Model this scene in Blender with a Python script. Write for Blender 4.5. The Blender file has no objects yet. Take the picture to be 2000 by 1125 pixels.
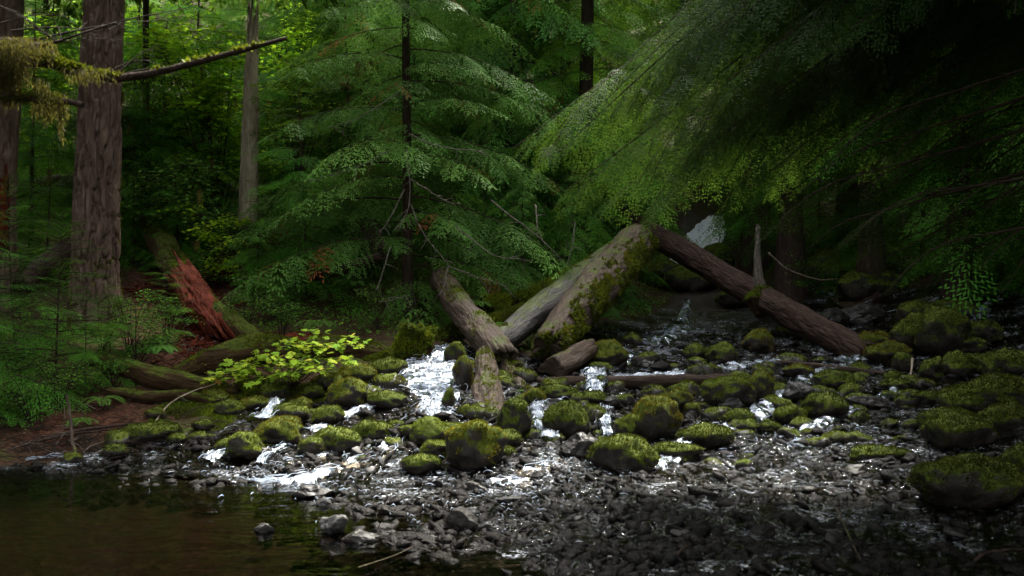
import bpy, bmesh, math, random
import numpy as np
from mathutils import Vector, Matrix
R = math.radians
C = bpy.context.scene.collection
sc = bpy.context.scene
rnd = random.Random(7)
RG = np.random.default_rng(11)

# ---------------------------------------------------------------- camera, sky, sun, exposure
CAMZ = 1.6; F = 1944.4; CX = 1000.0; HY = 562.5     # 35 mm lens, level; a 2000 x 1125 picture
cam_d = bpy.data.cameras.new('camera'); cam = bpy.data.objects.new('camera', cam_d); C.objects.link(cam)
cam.location = (0, 0, CAMZ); cam.rotation_euler = (R(90), 0, 0)
cam_d.lens = 35; cam_d.sensor_width = 36; cam_d.clip_end = 500; cam_d.clip_start = 0.05
cam_d.dof.use_dof = True; cam_d.dof.focus_distance = 11.0; cam_d.dof.aperture_fstop = 3.2
sc.camera = cam
SUN_EL, SUN_AZ = 60.0, 28.0                        # azimuth from +Y towards +X
w = bpy.data.worlds.new("World"); sc.world = w; w.use_nodes = True
nt = w.node_tree; bg = nt.nodes['Background']; sky = nt.nodes.new('ShaderNodeTexSky')
sky.sky_type = 'NISHITA'; sky.sun_disc = False; sky.sun_elevation = R(SUN_EL); sky.sun_rotation = R(SUN_AZ)
sky.dust_density = 3.0
hs_ = nt.nodes.new('ShaderNodeHueSaturation'); hs_.inputs['Saturation'].default_value = .2   # thin white cloud
nt.links.new(sky.outputs[0], hs_.inputs['Color']); nt.links.new(hs_.outputs[0], bg.inputs[0]); bg.inputs[1].default_value = 0.13
sd = bpy.data.lights.new('sun', 'SUN'); sun = bpy.data.objects.new('sun', sd); C.objects.link(sun)
sd.energy = 2.3; sd.angle = R(6); sd.color = (1, .95, .84)
sdir = Vector((math.sin(R(SUN_AZ))*math.cos(R(SUN_EL)), math.cos(R(SUN_AZ))*math.cos(R(SUN_EL)), math.sin(R(SUN_EL))))
sun.rotation_euler = sdir.to_track_quat('Z', 'Y').to_euler(); sun.location = (0, 0, 40)
sc.view_settings.view_transform = 'Standard'; sc.view_settings.look = 'None'
sc.view_settings.exposure = 3.08; sc.view_settings.gamma = 1
sc.cycles.use_denoising = True; sc.cycles.use_adaptive_sampling = False
sc.cycles.max_bounces = 6; sc.cycles.diffuse_bounces = 2; sc.cycles.glossy_bounces = 3
sc.cycles.transparent_max_bounces = 12; sc.cycles.sample_clamp_indirect = 6
sc.cycles.caustics_reflective = False; sc.cycles.caustics_refractive = False

# ---------------------------------------------------------------- numpy noise
def _h(ix, iy, iz, s):
    n = (ix*374761393 + iy*668265263 + iz*1274126177 + s*974711) & 0xFFFFFFFF
    n = ((n ^ (n >> 13)) * 1274126177) & 0xFFFFFFFF
    n = n ^ (n >> 16)
    return (n & 0xFFFFFF) / 16777215.0
def vn(p, s=0):
    p = np.asarray(p, float); i = np.floor(p).astype(np.int64); f = p - i; f = f*f*(3-2*f)
    r = 0
    for dx in (0, 1):
        wx = f[:, 0] if dx else 1-f[:, 0]
        for dy in (0, 1):
            wy = f[:, 1] if dy else 1-f[:, 1]
            for dz in (0, 1):
                wz = f[:, 2] if dz else 1-f[:, 2]
                r = r + wx*wy*wz*_h(i[:, 0]+dx, i[:, 1]+dy, i[:, 2]+dz, s)
    return r*2-1
def fbm(p, o=4, s=0):
    r = 0; a = .5; q = np.asarray(p, float)
    for k in range(o):
        r = r + a*vn(q, s+k); q = q*2.03+11.3; a *= .5
    return r

# ---------------------------------------------------------------- objects
def tag(o, label=None, cat=None, group=None, kind=None):
    for k, v in (('label', label), ('category', cat), ('group', group), ('kind', kind)):
        if v: o[k] = v
    return o
def thing(name, label, cat, loc=(0, 0, 0), group=None):
    o = bpy.data.objects.new(name, None); C.objects.link(o); o.location = loc; o.empty_display_size = .1
    return tag(o, label, cat, group)
def link(name, me, mat, parent=None, loc=None):
    o = bpy.data.objects.new(name, me); C.objects.link(o)
    if mat is not None and not me.materials:
        for m in (mat if isinstance(mat, (list, tuple)) else [mat]): me.materials.append(m)
    if parent is not None: o.parent = parent
    if loc is not None: o.location = loc
    return o
def mesh(name, V, Fc, k=4, smooth=False, attrs=None):
    """V (n,3), Fc (m,k) int -> mesh; attrs {name: (domain, values)}"""
    me = bpy.data.meshes.new(name); V = np.asarray(V, np.float32); Fc = np.asarray(Fc, np.int32)
    me.vertices.add(len(V)); me.vertices.foreach_set('co', V.ravel())
    n = len(Fc); me.loops.add(n*k); me.loops.foreach_set('vertex_index', Fc.ravel())
    me.polygons.add(n); me.polygons.foreach_set('loop_start', np.arange(0, n*k, k, dtype=np.int32))
    try: me.polygons.foreach_set('loop_total', np.full(n, k, np.int32))
    except Exception: pass
    me.polygons.foreach_set('use_smooth', np.full(n, smooth, bool))
    me.update(calc_edges=True)
    for a, (dom, val) in (attrs or {}).items():
        t = me.attributes.new(a, 'FLOAT', dom); t.data.foreach_set('value', np.asarray(val, np.float32))
    return me
def quads_mesh(name, Q, tint=None, k=4):
    n = len(Q)
    return mesh(name, Q.reshape(-1, 3), np.arange(n*k).reshape(n, k), k, False,
                {'tint': ('FACE', tint)} if tint is not None else None)
def dup(root, loc, rz=0, s=1, label=None, group=None):
    r = root.copy(); C.objects.link(r); r.location = loc; r.rotation_euler = (0, 0, rz); r.scale = (s, s, s)
    if label: r['label'] = label
    if group: r['group'] = group
    for ch in list(root.children):
        c = ch.copy(); C.objects.link(c); c.parent = r
        for g in ch.children:
            d = g.copy(); C.objects.link(d); d.parent = c
    return r
def tube(pts, rad, seg=6, cap=True):
    """swept tube -> V, F(quads)"""
    P = np.asarray(pts, float); n = len(P); rad = np.broadcast_to(rad, (n,))
    T = np.gradient(P, axis=0); T /= np.linalg.norm(T, axis=1)[:, None]+1e-9
    ref = np.array([0, 0, 1.]) if abs(T[0, 2]) < .9 else np.array([1., 0, 0])
    A = np.cross(T, ref); A /= np.linalg.norm(A, axis=1)[:, None]+1e-9; B = np.cross(T, A)
    th = np.arange(seg)/seg*2*np.pi
    V = P[:, None]+rad[:, None, None]*(np.cos(th)[None, :, None]*A[:, None]+np.sin(th)[None, :, None]*B[:, None])
    i = np.arange(n-1)[:, None]*seg; j = np.arange(seg)[None]; j2 = (j+1) % seg
    Fq = np.stack([i+j, i+j2, i+seg+j2, i+seg+j], -1).reshape(-1, 4)
    return V.reshape(-1, 3), Fq
class MB:
    def __init__(s): s.V = []; s.F = []; s.n = 0; s.T = []
    def add(s, V, Fq, t=None):
        s.V.append(V); s.F.append(Fq+s.n); s.n += len(V); s.T.append(np.full(len(Fq), rnd.random() if t is None else t))
    def tube(s, pts, rad, seg=5, t=None): s.add(*tube(pts, rad, seg), t=t)
    def mesh(s, name, smooth=True):
        return mesh(name, np.concatenate(s.V), np.concatenate(s.F), 4, smooth, {'tint': ('FACE', np.concatenate(s.T))})
def curve_pts(ctrl, n):
    """Catmull-Rom through control points"""
    P = np.asarray(ctrl, float); P = np.vstack([2*P[0]-P[1], P, 2*P[-1]-P[-2]]); m = len(P)-3
    t = np.linspace(0, m-1e-6, n); i = t.astype(int); f = (t-i)[:, None]
    a, b, c, d = P[i], P[i+1], P[i+2], P[i+3]
    return .5*((2*b)+(-a+c)*f+(2*a-5*b+4*c-d)*f*f+(-a+3*b-3*c+d)*f**3)

# ---------------------------------------------------------------- materials
def mat(name):
    m = bpy.data.materials.new(name); m.use_nodes = True; t = m.node_tree; t.nodes.clear()
    o = t.nodes.new('ShaderNodeOutputMaterial'); return m, t, o
def N(t, ty, **kw):
    n = t.nodes.new(ty)
    for k, v in kw.items():
        if k.startswith('i_'):
            key = k[2:]; key = int(key) if key.isdigit() else key.replace('_', ' ')
            n.inputs[key].default_value = v
        else: setattr(n, k, v)
    return n
def ramp(t, stops, src=None):
    r = t.nodes.new('ShaderNodeValToRGB'); e = r.color_ramp.elements
    while len(e) > 1: e.remove(e[-1])
    for k, (p, c) in enumerate(stops):
        if k == 0: e[0].position = p; q = e[0]
        else: q = e.new(p)
        q.color = (c, c, c, 1) if isinstance(c, (int, float)) else (*c, 1)
    if src is not None: t.links.new(src, r.inputs[0])
    return r
def coords(t, scale=(1, 1, 1), src='Object'):
    tc = N(t, 'ShaderNodeTexCoord'); m = N(t, 'ShaderNodeMapping'); m.inputs['Scale'].default_value = scale
    t.links.new(tc.outputs[src], m.inputs[0]); return m.outputs[0]
def noise(t, vec, scale, detail=5, rough=.6, dist=0):
    n = N(t, 'ShaderNodeTexNoise'); n.inputs['Scale'].default_value = scale; n.inputs['Detail'].default_value = detail
    n.inputs['Roughness'].default_value = rough; n.inputs['Distortion'].default_value = dist
    t.links.new(vec, n.inputs['Vector']); return n.outputs['Fac']
def mix(t, f, a, b):
    m = N(t, 'ShaderNodeMix', data_type='RGBA')
    for s, v in ((m.inputs[0], f), (m.inputs[6], a), (m.inputs[7], b)):
        if isinstance(v, (int, float)): s.default_value = v if s.type == 'VALUE' else (v, v, v, 1)
        elif isinstance(v, tuple): s.default_value = (*v, 1)
        else: t.links.new(v, s)
    return m.outputs[2]
def math_(t, op, a, b=0, clamp=False):
    m = N(t, 'ShaderNodeMath', operation=op); m.use_clamp = clamp
    for s, v in ((m.inputs[0], a), (m.inputs[1], b)):
        if isinstance(v, (int, float)): s.default_value = v
        else: t.links.new(v, s)
    return m.outputs[0]
def bump(t, h, strength=.5, dist=.02, prev=None):
    b = N(t, 'ShaderNodeBump'); b.inputs['Strength'].default_value = strength; b.inputs['Distance'].default_value = dist
    t.links.new(h, b.inputs['Height'])
    if prev: t.links.new(prev, b.inputs['Normal'])
    return b.outputs[0]
def princ(t, o, col, rough=.8, nor=None, spec=.5, **kw):
    p = N(t, 'ShaderNodeBsdfPrincipled')
    for key, v in (('Base Color', col), ('Roughness', rough)):
        if isinstance(v, tuple): p.inputs[key].default_value = (*v, 1)
        elif isinstance(v, (int, float)): p.inputs[key].default_value = v
        else: t.links.new(v, p.inputs[key])
    p.inputs['Specular IOR Level'].default_value = spec
    for k, v in kw.items(): p.inputs[k.replace('_', ' ')].default_value = v
    if nor: t.links.new(nor, p.inputs['Normal'])
    if o: t.links.new(p.outputs[0], o.inputs[0])
    return p
def leaf_mat(name, stops, trans=.3, tcol=(.25, .45, .05), rough=.6, spec=.05):
    m, t, o = mat(name)
    a = N(t, 'ShaderNodeAttribute', attribute_name='tint'); oi = N(t, 'ShaderNodeObjectInfo')
    f = math_(t, 'ADD', a.outputs['Fac'], 0)
    c = ramp(t, stops, f).outputs[0]
    hv = N(t, 'ShaderNodeHueSaturation'); t.links.new(c, hv.inputs['Color'])
    t.links.new(math_(t, 'ADD', math_(t, 'MULTIPLY', oi.outputs['Random'], .5), .78), hv.inputs['Value'])
    t.links.new(math_(t, 'ADD', math_(t, 'MULTIPLY', oi.outputs['Random'], .03), .485), hv.inputs['Hue'])
    p = princ(t, None, hv.outputs[0], rough, None, spec)
    tr = N(t, 'ShaderNodeBsdfTranslucent'); t.links.new(mix(t, .5, hv.outputs[0], tcol), tr.inputs[0])
    mx = N(t, 'ShaderNodeMixShader'); mx.inputs[0].default_value = trans
    t.links.new(p.outputs[0], mx.inputs[1]); t.links.new(tr.outputs[0], mx.inputs[2]); t.links.new(mx.outputs[0], o.inputs[0])
    return m
RUST = (.16, .045, .018)
M = {}
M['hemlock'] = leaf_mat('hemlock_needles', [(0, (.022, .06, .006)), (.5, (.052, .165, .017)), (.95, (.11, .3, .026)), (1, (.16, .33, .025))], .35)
M['hemlock_shaded'] = leaf_mat('hemlock_shaded', [(0, (.008, .024, .004)), (.6, (.018, .048, .006)), (1, (.04, .095, .011))], .16)  # darker copy of the hemlock needles, shade put into the colour
M['cedar'] = leaf_mat('cedar_sprays', [(0, (.022, .055, .01)), (.5, (.075, .17, .03)), (.93, (.2, .38, .075)), (.945, RUST), (1, (.22, .07, .025))], .22, (.15, .3, .05), .5)
M['maple'] = leaf_mat('maple_leaves', [(0, (.18, .4, .015)), (.7, (.32, .56, .02)), (1, (.5, .6, .03))], .6, (.35, .65, .03))
M['maple_yellow'] = leaf_mat('yellow_maple_leaves', [(0, (.12, .28, .02)), (.5, (.24, .4, .03)), (.85, (.38, .5, .04)), (.96, (.5, .46, .06)), (1, (.38, .2, .05))], .35, (.35, .5, .04))
M['shrub'] = leaf_mat('shrub_leaves', [(0, (.035, .1, .015)), (.6, (.075, .18, .025)), (1, (.15, .29, .035))], .35)
M['fern'] = leaf_mat('fern_fronds', [(0, (.05, .12, .02)), (1, (.1, .22, .04))], .35)
M['tuft'] = leaf_mat('moss_tufts', [(0, (.05, .035, .01)), (.22, (.035, .045, .005)), (.45, (.065, .095, .006)), (.7, (.12, .16, .007)), (.88, (.19, .21, .01)), (1, (.2, .13, .015))], .25, (.3, .35, .02), .7, .2)
M['tuft_gold'] = leaf_mat('golden_moss_tufts', [(0, (.05, .025, .006)), (.35, (.09, .075, .006)), (.7, (.17, .14, .008)), (1, (.26, .15, .02))], .25, (.3, .3, .02), .7, .1)
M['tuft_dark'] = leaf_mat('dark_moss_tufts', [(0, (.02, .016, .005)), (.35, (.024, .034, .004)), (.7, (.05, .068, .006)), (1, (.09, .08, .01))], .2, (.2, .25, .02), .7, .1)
M['lichen'] = leaf_mat('hanging_moss', [(0, (.03, .028, .008)), (.6, (.05, .043, .012)), (1, (.1, .085, .026))], .3, (.3, .28, .05), .8, .1)

def bark_mat(name, dark, mid, light, rough=.85, s=1, bs=1., spec=.12, moss=0., wet=None):
    m, t, o = mat(name); v = coords(t, (s, s, s*.22))
    n1 = noise(t, v, 9, 8, .65, 1.2); v2 = coords(t, (s, s, s*.12)); n2 = noise(t, v2, 30, 6, .7, .6)
    n3 = noise(t, coords(t), 1.7, 4)
    f = math_(t, 'ADD', math_(t, 'MULTIPLY', n1, .6), math_(t, 'MULTIPLY', n2, .4))
    c = ramp(t, [(.34, dark), (.5, mid), (.66, light)], f).outputs[0]
    c = mix(t, math_(t, 'MULTIPLY', n3, .55), c, mid)
    b = bump(t, n1, .9*bs, .05); b = bump(t, n2, .7*bs, .015, b)
    if moss:
        g = N(t, 'ShaderNodeNewGeometry'); sx = N(t, 'ShaderNodeSeparateXYZ'); t.links.new(g.outputs['Normal'], sx.inputs[0])
        mk = math_(t, 'ADD', math_(t, 'MULTIPLY', sx.outputs[2], .35), noise(t, coords(t), 3, 6, .7))
        mk = ramp(t, [(1.0-moss*.7, 0.), (1.12-moss*.7, 1.)], mk).outputs[0]
        c = mix(t, mk, c, ramp(t, [(.3, (.03, .045, .008)), (.7, (.1, .12, .015))], noise(t, coords(t), 25, 4)).outputs[0])
    princ(t, o, c, rough if wet is None else ramp(t, [(.4, wet), (.62, rough)], n1).outputs[0], b, spec); return m
M['fir_bark'] = bark_mat('fir_bark', (.018, .011, .009), (.2, .128, .1), (.42, .31, .25), .85, 1.1, 2.4)
M['dark_bark'] = bark_mat('dark_bark', (.012, .008, .006), (.05, .033, .025), (.1, .07, .055))
M['red_bark'] = bark_mat('red_bark', (.01, .005, .003), (.05, .03, .023), (.13, .075, .058), .7, 1.6, 1.3)
M['snag'] = bark_mat('weathered_snag_wood', (.1, .075, .05), (.38, .3, .22), (.68, .57, .45), .8, 1.5)
M['grey_wood'] = bark_mat('wet_grey_wood', (.012, .01, .009), (.05, .043, .04), (.11, .098, .094), .6, 1.2, 1, .4, .4, .3)
M['rot_bark'] = bark_mat('rotting_log_bark', (.014, .009, .006), (.075, .05, .036), (.19, .14, .11), .75, 1.2, 1, .2, .3, .5)
M['moss_log'] = bark_mat('mossy_log_bark', (.012, .007, .004), (.055, .032, .015), (.1, .06, .025), .9, 1.2, 1.3, .1, .5)
M['red_rot'] = bark_mat('red_rotten_wood', (.014, .004, .002), (.1, .016, .006), (.25, .045, .014), .8, 2, 1.2)
M['twig'] = bark_mat('bare_twig', (.05, .04, .03), (.16, .13, .11), (.4, .36, .32), .8, 3)
M['stem'] = bark_mat('thin_stem', (.015, .01, .008), (.04, .028, .02), (.07, .05, .035), .8, 3)

def rock_mat(name, c1, c2, c3, moss, wet=.25):
    m, t, o = mat(name); v = coords(t, src='Object'); oi = N(t, 'ShaderNodeObjectInfo')
    vv = N(t, 'ShaderNodeVectorMath', operation='ADD'); t.links.new(v, vv.inputs[0]); t.links.new(oi.outputs['Location'], vv.inputs[1]); v = vv.outputs[0]
    n1 = noise(t, v, 6, 8, .65); n2 = noise(t, v, 40, 5, .7)
    c = ramp(t, [(.32, c1), (.5, c2), (.7, c3)], n1).outputs[0]
    ro = ramp(t, [(.35, wet), (.65, .6)], noise(t, v, 5, 4)).outputs[0]
    b = bump(t, n1, .6, .03); b = bump(t, n2, .5, .006, b)
    if moss:
        g = N(t, 'ShaderNodeNewGeometry'); sx = N(t, 'ShaderNodeSeparateXYZ'); t.links.new(g.outputs['Normal'], sx.inputs[0])
        mk = math_(t, 'ADD', math_(t, 'MULTIPLY', sx.outputs[2], .5), noise(t, v, 5, 5, .65))
        mk = ramp(t, [(.6, 0.), (.7, 1.)], math_(t, 'ADD', mk, moss-.5)).outputs[0]
        c = mix(t, mk, c, ramp(t, [(.3, (.03, .045, .006)), (.5, (.07, .095, .01)), (.75, (.12, .13, .015))], noise(t, v, 12, 5)).outputs[0])
        ro = mix(t, mk, ro, .9)
    if name == 'wet_gravel': b = bump(t, noise(t, v, 70, 3, .6), 1, .012, b)
    princ(t, o, c, ro, b, .1 if name == 'wet_gravel' else .2); return m
M['rock'] = rock_mat('wet_dark_rock', (.008, .007, .007), (.02, .018, .016), (.045, .04, .036), 0, .18)
M['rock_grey'] = rock_mat('grey_rock', (.012, .012, .012), (.035, .034, .033), (.075, .072, .07), 0, .35)
M['rock_part'] = rock_mat('part_mossy_rock', (.008, .007, .006), (.022, .018, .015), (.06, .05, .042), .3, .2)
M['rock_moss'] = rock_mat('mossy_rock', (.008, .007, .006), (.025, .02, .016), (.06, .05, .04), .5, .3)
M['gravel'] = rock_mat('wet_gravel', (.005, .004, .0035), (.0065, .0055, .005), (.017, .014, .011), 0, .2)

# ground: forest duff, wet gravel bed and moss by vertex masks
m, t, o = mat('ground'); v = coords(t, src='Object')
ab = N(t, 'ShaderNodeAttribute', attribute_name='bed').outputs['Fac']; ar = N(t, 'ShaderNodeAttribute', attribute_name='red').outputs['Fac']
n1 = noise(t, v, 3, 8, .7); n2 = noise(t, v, 22, 6, .75); vo = N(t, 'ShaderNodeTexVoronoi'); vo.inputs['Scale'].default_value = 16; t.links.new(v, vo.inputs['Vector'])
duff = ramp(t, [(.3, (.012, .007, .004)), (.5, (.05, .028, .015)), (.7, (.1, .05, .025))], n2).outputs[0]
red = ramp(t, [(.3, (.03, .008, .004)), (.5, (.085, .032, .018)), (.72, (.17, .085, .055))], n2).outputs[0]
duff = mix(t, ar, duff, red)
mos = ramp(t, [(.3, (.02, .035, .006)), (.6, (.06, .085, .012))], n2).outputs[0]
duff = mix(t, math_(t, 'MULTIPLY', ramp(t, [(.48, 0.), (.6, .9)], n1).outputs[0], math_(t, 'SUBTRACT', 1, ar)), duff, mos)
bedc = ramp(t, [(0, (.03, .022, .016)), (.5, (.014, .011, .009)), (1, (.045, .032, .022))], vo.outputs['Color']).outputs[0]
c = mix(t, ab, duff, bedc); ro = mix(t, ab, .9, .5)
b = bump(t, n2, .8, .03); b = bump(t, vo.outputs['Distance'], .5, .03, b)
princ(t, o, c, ro, b, .15); M['ground'] = m

def water_mat(name, tint, bscale, bstr, stretch=(1, 1, 1), rough=.03, foam_glint=False, b2=None):
    m, t, o = mat(name); v = coords(t, stretch, 'Object')
    b = bump(t, noise(t, v, bscale, 3, .5, .4), bstr, .05)
    if b2: b = bump(t, noise(t, v, b2[0], 2, .5, .3), b2[1], .02, b)
    fr = N(t, 'ShaderNodeFresnel'); fr.inputs[0].default_value = 1.33; t.links.new(b, fr.inputs['Normal'])
    tr = N(t, 'ShaderNodeBsdfTransparent'); tr.inputs[0].default_value = (*tint, 1)
    gl = N(t, 'ShaderNodeBsdfGlossy'); gl.inputs['Roughness'].default_value = rough; t.links.new(b, gl.inputs['Normal'])
    mx = N(t, 'ShaderNodeMixShader'); t.links.new(fr.outputs[0], mx.inputs[0]); t.links.new(tr.outputs[0], mx.inputs[1]); t.links.new(gl.outputs[0], mx.inputs[2])
    if foam_glint:
        g_ = N(t, 'ShaderNodeNewGeometry')
        rd_ = lambda s, wd: ramp(t, [(0, 1.), (wd, 0.)], math_(t, 'ABSOLUTE', math_(t, 'SUBTRACT', noise(t, coords(t, (1, 2.2, 1)), s, 3, .55, 1.5), .5))).outputs[0]
        pt = ramp(t, [(.5, 0.), (.62, 1.)], noise(t, v, 1.6, 4, .6)).outputs[0]
        fm = math_(t, 'MULTIPLY', math_(t, 'MULTIPLY', rd_(7, .03), pt), ramp(t, [(.4, 0.), (.6, 1.)], noise(t, v, 20, 2)).outputs[0])
        fo = princ(t, None, (.75, .8, .88), .2, b); m2 = N(t, 'ShaderNodeMixShader'); t.links.new(fm, m2.inputs[0]); t.links.new(mx.outputs[0], m2.inputs[1]); t.links.new(fo.outputs[0], m2.inputs[2]); mx = m2
    t.links.new(mx.outputs[0], o.inputs[0]); return m
M['pool'] = water_mat('pool_water', (.3, .25, .185), 2.2, .25, (1, 2.5, 1), .04, b2=(9, .12))
M['stream'] = water_mat('stream_water', (.45, .38, .3), 9, .7, (1, 1, 1), .05, b2=(30, .6), foam_glint=True)
m, t, o = mat('foam_glint'); p = princ(t, None, (.5, .56, .66), .4, None, .3)  # white water, also the colour of the painted riffle glints
tl = N(t, 'ShaderNodeBsdfTranslucent'); tl.inputs[0].default_value = (.8, .86, .95, 1); mx = N(t, 'ShaderNodeMixShader'); mx.inputs[0].default_value = .45
t.links.new(p.outputs[0], mx.inputs[1]); t.links.new(tl.outputs[0], mx.inputs[2]); t.links.new(mx.outputs[0], o.inputs[0]); M['foam_glint'] = m
m, t, o = mat('lightened_foam'); princ(t, o, (.9, .94, 1.), .6, None, .3); M['spray'] = m  # lighter foam copy, brightness added because the waterfall stands in shade
m, t, o = mat('clear_strand'); princ(t, o, (.5, .55, .62), .08, None, .9); M['clear'] = m
m, t, o = mat('cascade_water')
fu = N(t, 'ShaderNodeAttribute', attribute_name='fu').outputs['Fac']; fv = N(t, 'ShaderNodeAttribute', attribute_name='fv').outputs['Fac']; fe = N(t, 'ShaderNodeAttribute', attribute_name='fe').outputs['Fac']
cx = N(t, 'ShaderNodeCombineXYZ'); t.links.new(fu, cx.inputs[0]); t.links.new(fv, cx.inputs[1])
def cn(su, sv, sc_, det, dist):
    mp = N(t, 'ShaderNodeMapping'); mp.inputs['Scale'].default_value = (su, sv, 1); t.links.new(cx.outputs[0], mp.inputs[0]); return noise(t, mp.outputs[0], sc_, det, .62, dist)
st_ = cn(.8, 6, 6, 6, .5); fine = cn(.8, 6, 20, 3, .3); lump_ = cn(1, 1.4, 5, 4, .5)
sm = math_(t, 'ADD', math_(t, 'ADD', math_(t, 'MULTIPLY', st_, .45), math_(t, 'MULTIPLY', fine, .2)), math_(t, 'MULTIPLY', lump_, .35))
sm = math_(t, 'SUBTRACT', sm, fe)
fmask = ramp(t, [(.43, 0.), (.6, 1.)], sm).outputs[0]
b = bump(t, st_, .7, .04); b = bump(t, fine, .25, .01, b)
fo = princ(t, None, (.5, .55, .64), .5, b, .1); tl = N(t, 'ShaderNodeBsdfTranslucent'); tl.inputs[0].default_value = (.35, .4, .48, 1); m1 = N(t, 'ShaderNodeMixShader'); m1.inputs[0].default_value = .3
t.links.new(fo.outputs[0], m1.inputs[1]); t.links.new(tl.outputs[0], m1.inputs[2])
fr = N(t, 'ShaderNodeFresnel'); fr.inputs[0].default_value = 1.33; t.links.new(b, fr.inputs['Normal']); tr = N(t, 'ShaderNodeBsdfTransparent'); tr.inputs[0].default_value = (.8, .8, .78, 1)
gl = N(t, 'ShaderNodeBsdfGlossy'); gl.inputs['Roughness'].default_value = .12; gl.inputs['Color'].default_value = (.45, .5, .58, 1); t.links.new(b, gl.inputs['Normal'])
m2 = N(t, 'ShaderNodeMixShader'); t.links.new(fr.outputs[0], m2.inputs[0]); t.links.new(tr.outputs[0], m2.inputs[1]); t.links.new(gl.outputs[0], m2.inputs[2])
m3 = N(t, 'ShaderNodeMixShader'); t.links.new(fmask, m3.inputs[0]); t.links.new(m2.outputs[0], m3.inputs[1]); t.links.new(m1.outputs[0], m3.inputs[2]); t.links.new(m3.outputs[0], o.inputs[0]); M['cascade'] = m

# ---------------------------------------------------------------- terrain
def wp(px, py, Y): return ((px-CX)/F*Y, Y, CAMZ-(py-HY)/F*Y)
CT = {-500: [(1000, 7.1), (880, 9.6), (700, 12.5), (520, 17), (250, 28), (-100, 44)],
      0: [(905, 9.08), (870, 9.6), (800, 10.6), (700, 12), (600, 14), (500, 17), (400, 21), (200, 30), (0, 42)],
      300: [(925, 8.6), (860, 9.6), (780, 10.7), (740, 11.2), (700, 12), (620, 13.6), (520, 16), (400, 20), (200, 29), (0, 42)],
      600: [(985, 7.4), (900, 8.9), (820, 10.1), (760, 11), (700, 12), (640, 13.5), (560, 16), (400, 21), (200, 30), (0, 43)],
      850: [(1125, 5.53), (950, 8), (900, 8.8), (840, 9.8), (760, 11), (690, 12.3), (640, 14), (560, 17), (400, 22), (200, 31), (0, 44)],
      1100: [(1125, 5.5), (950, 8), (900, 8.7), (830, 10), (760, 11.5), (700, 13), (650, 15), (600, 18), (530, 22), (400, 28), (200, 38), (0, 52)],
      1400: [(1125, 5.4), (950, 7.9), (880, 9), (800, 10.8), (740, 12.5), (690, 14.5), (640, 17.5), (590, 21), (540, 24), (430, 26.5), (300, 33), (150, 42), (0, 54)],
      1700: [(1125, 5.4), (950, 7.9), (850, 9.5), (750, 12.2), (680, 14.6), (620, 17.5), (560, 20), (450, 23), (300, 30), (100, 42), (-50, 54)],
      2000: [(1125, 5.2), (950, 7.1), (850, 8.6), (750, 10.9), (650, 14), (550, 17), (450, 20), (300, 26), (100, 36), (-100, 50)],
      2500: [(1100, 5), (900, 7), (750, 9), (600, 13), (400, 18), (100, 30), (-200, 44)]}
cp = [wp(px, py, Y) for px, l in CT.items() for py, Y in l]
for x in (-60, -30, -10, 0, 10, 30, 60): cp.append((x, -25, 1.0 if abs(x) > 20 else .3)); cp.append((x, 90, 36))
for x, y, z in ((-4, 6, -.45), (-2.2, 5.2, -.35), (-1.8, 3, -.4), (-6, 3, -.5), (0, 1.5, -.3), (-3, 0, -.4), (3, 1, -.1), (6, 1, .3), (0, -5, .2), (-9, 0, .4), (-9, 6, .1),
                (-30, 10, 4), (-30, 30, 14), (30, 10, 4), (30, 30, 14), (-45, 55, 26), (45, 55, 26)): cp.append((x, y, z))
cp = np.array(cp)
def tps_fit(P, z, lam=.02):
    n = len(P); d2 = ((P[:, None]-P[None])**2).sum(-1)+1e-9; K = .5*d2*np.log(d2)+np.eye(n)*lam
    Q = np.c_[np.ones(n), P]; A = np.block([[K, Q], [Q.T, np.zeros((3, 3))]])
    return np.linalg.solve(A, np.r_[z, 0, 0, 0])
wts = tps_fit(cp[:, :2]/10, cp[:, 2])
def smooth_h(x, y):
    P = np.stack([np.ravel(x), np.ravel(y)], 1)/10; out = np.empty(len(P))
    for i in range(0, len(P), 20000):
        q = P[i:i+20000]; d2 = ((q[:, None]-cp[None, :, :2]/10)**2).sum(-1)+1e-9
        out[i:i+20000] = (.5*d2*np.log(d2))@wts[:-3]+wts[-3]+q@wts[-2:]
    return out.reshape(np.shape(x))
BEDP = [(130, 905), (250, 845), (420, 850), (480, 800), (600, 790), (740, 735), (800, 690), (900, 665), (960, 700), (1060, 690), (1120, 640), (1280, 610), (1330, 560), (1330, 420), (1420, 420), (1440, 560),
        (1560, 540), (1650, 600), (1900, 540), (2100, 520), (2600, 700), (2600, 1400), (-200, 1400), (-200, 925)]
def inpoly(px, py, poly):
    c = np.zeros(np.shape(px), bool); n = len(poly)
    for i in range(n):
        x1, y1 = poly[i]; x2, y2 = poly[(i+1) % n]
        k = ((y1 > py) != (y2 > py)) & (px < (x2-x1)*(py-y1)/((y2-y1) or 1e-9)+x1); c ^= k
    return c
def toimg(x, y, z): y = np.maximum(y, .5); return CX+x/y*F, HY-(z-CAMZ)/y*F
def warp_axis(lo, hi, a, b, fine, coarse):
    ax = [a]
    while ax[-1] < b: ax.append(ax[-1]+fine)
    s = fine
    while ax[-1] < hi: s = min(s*1.07, coarse); ax.append(ax[-1]+s)
    s = fine
    while ax[0] > lo: s = min(s*1.07, coarse); ax.insert(0, ax[0]-s)
    return np.array(ax)
ax = warp_axis(-70, 70, -6, 8.5, .055, 1.2); ay = warp_axis(-30, 95, 4.6, 17, .055, 1.2)
GX, GY = np.meshgrid(ax, ay)
HS = smooth_h(GX, GY)
IX, IY = toimg(GX, GY, HS)
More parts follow.
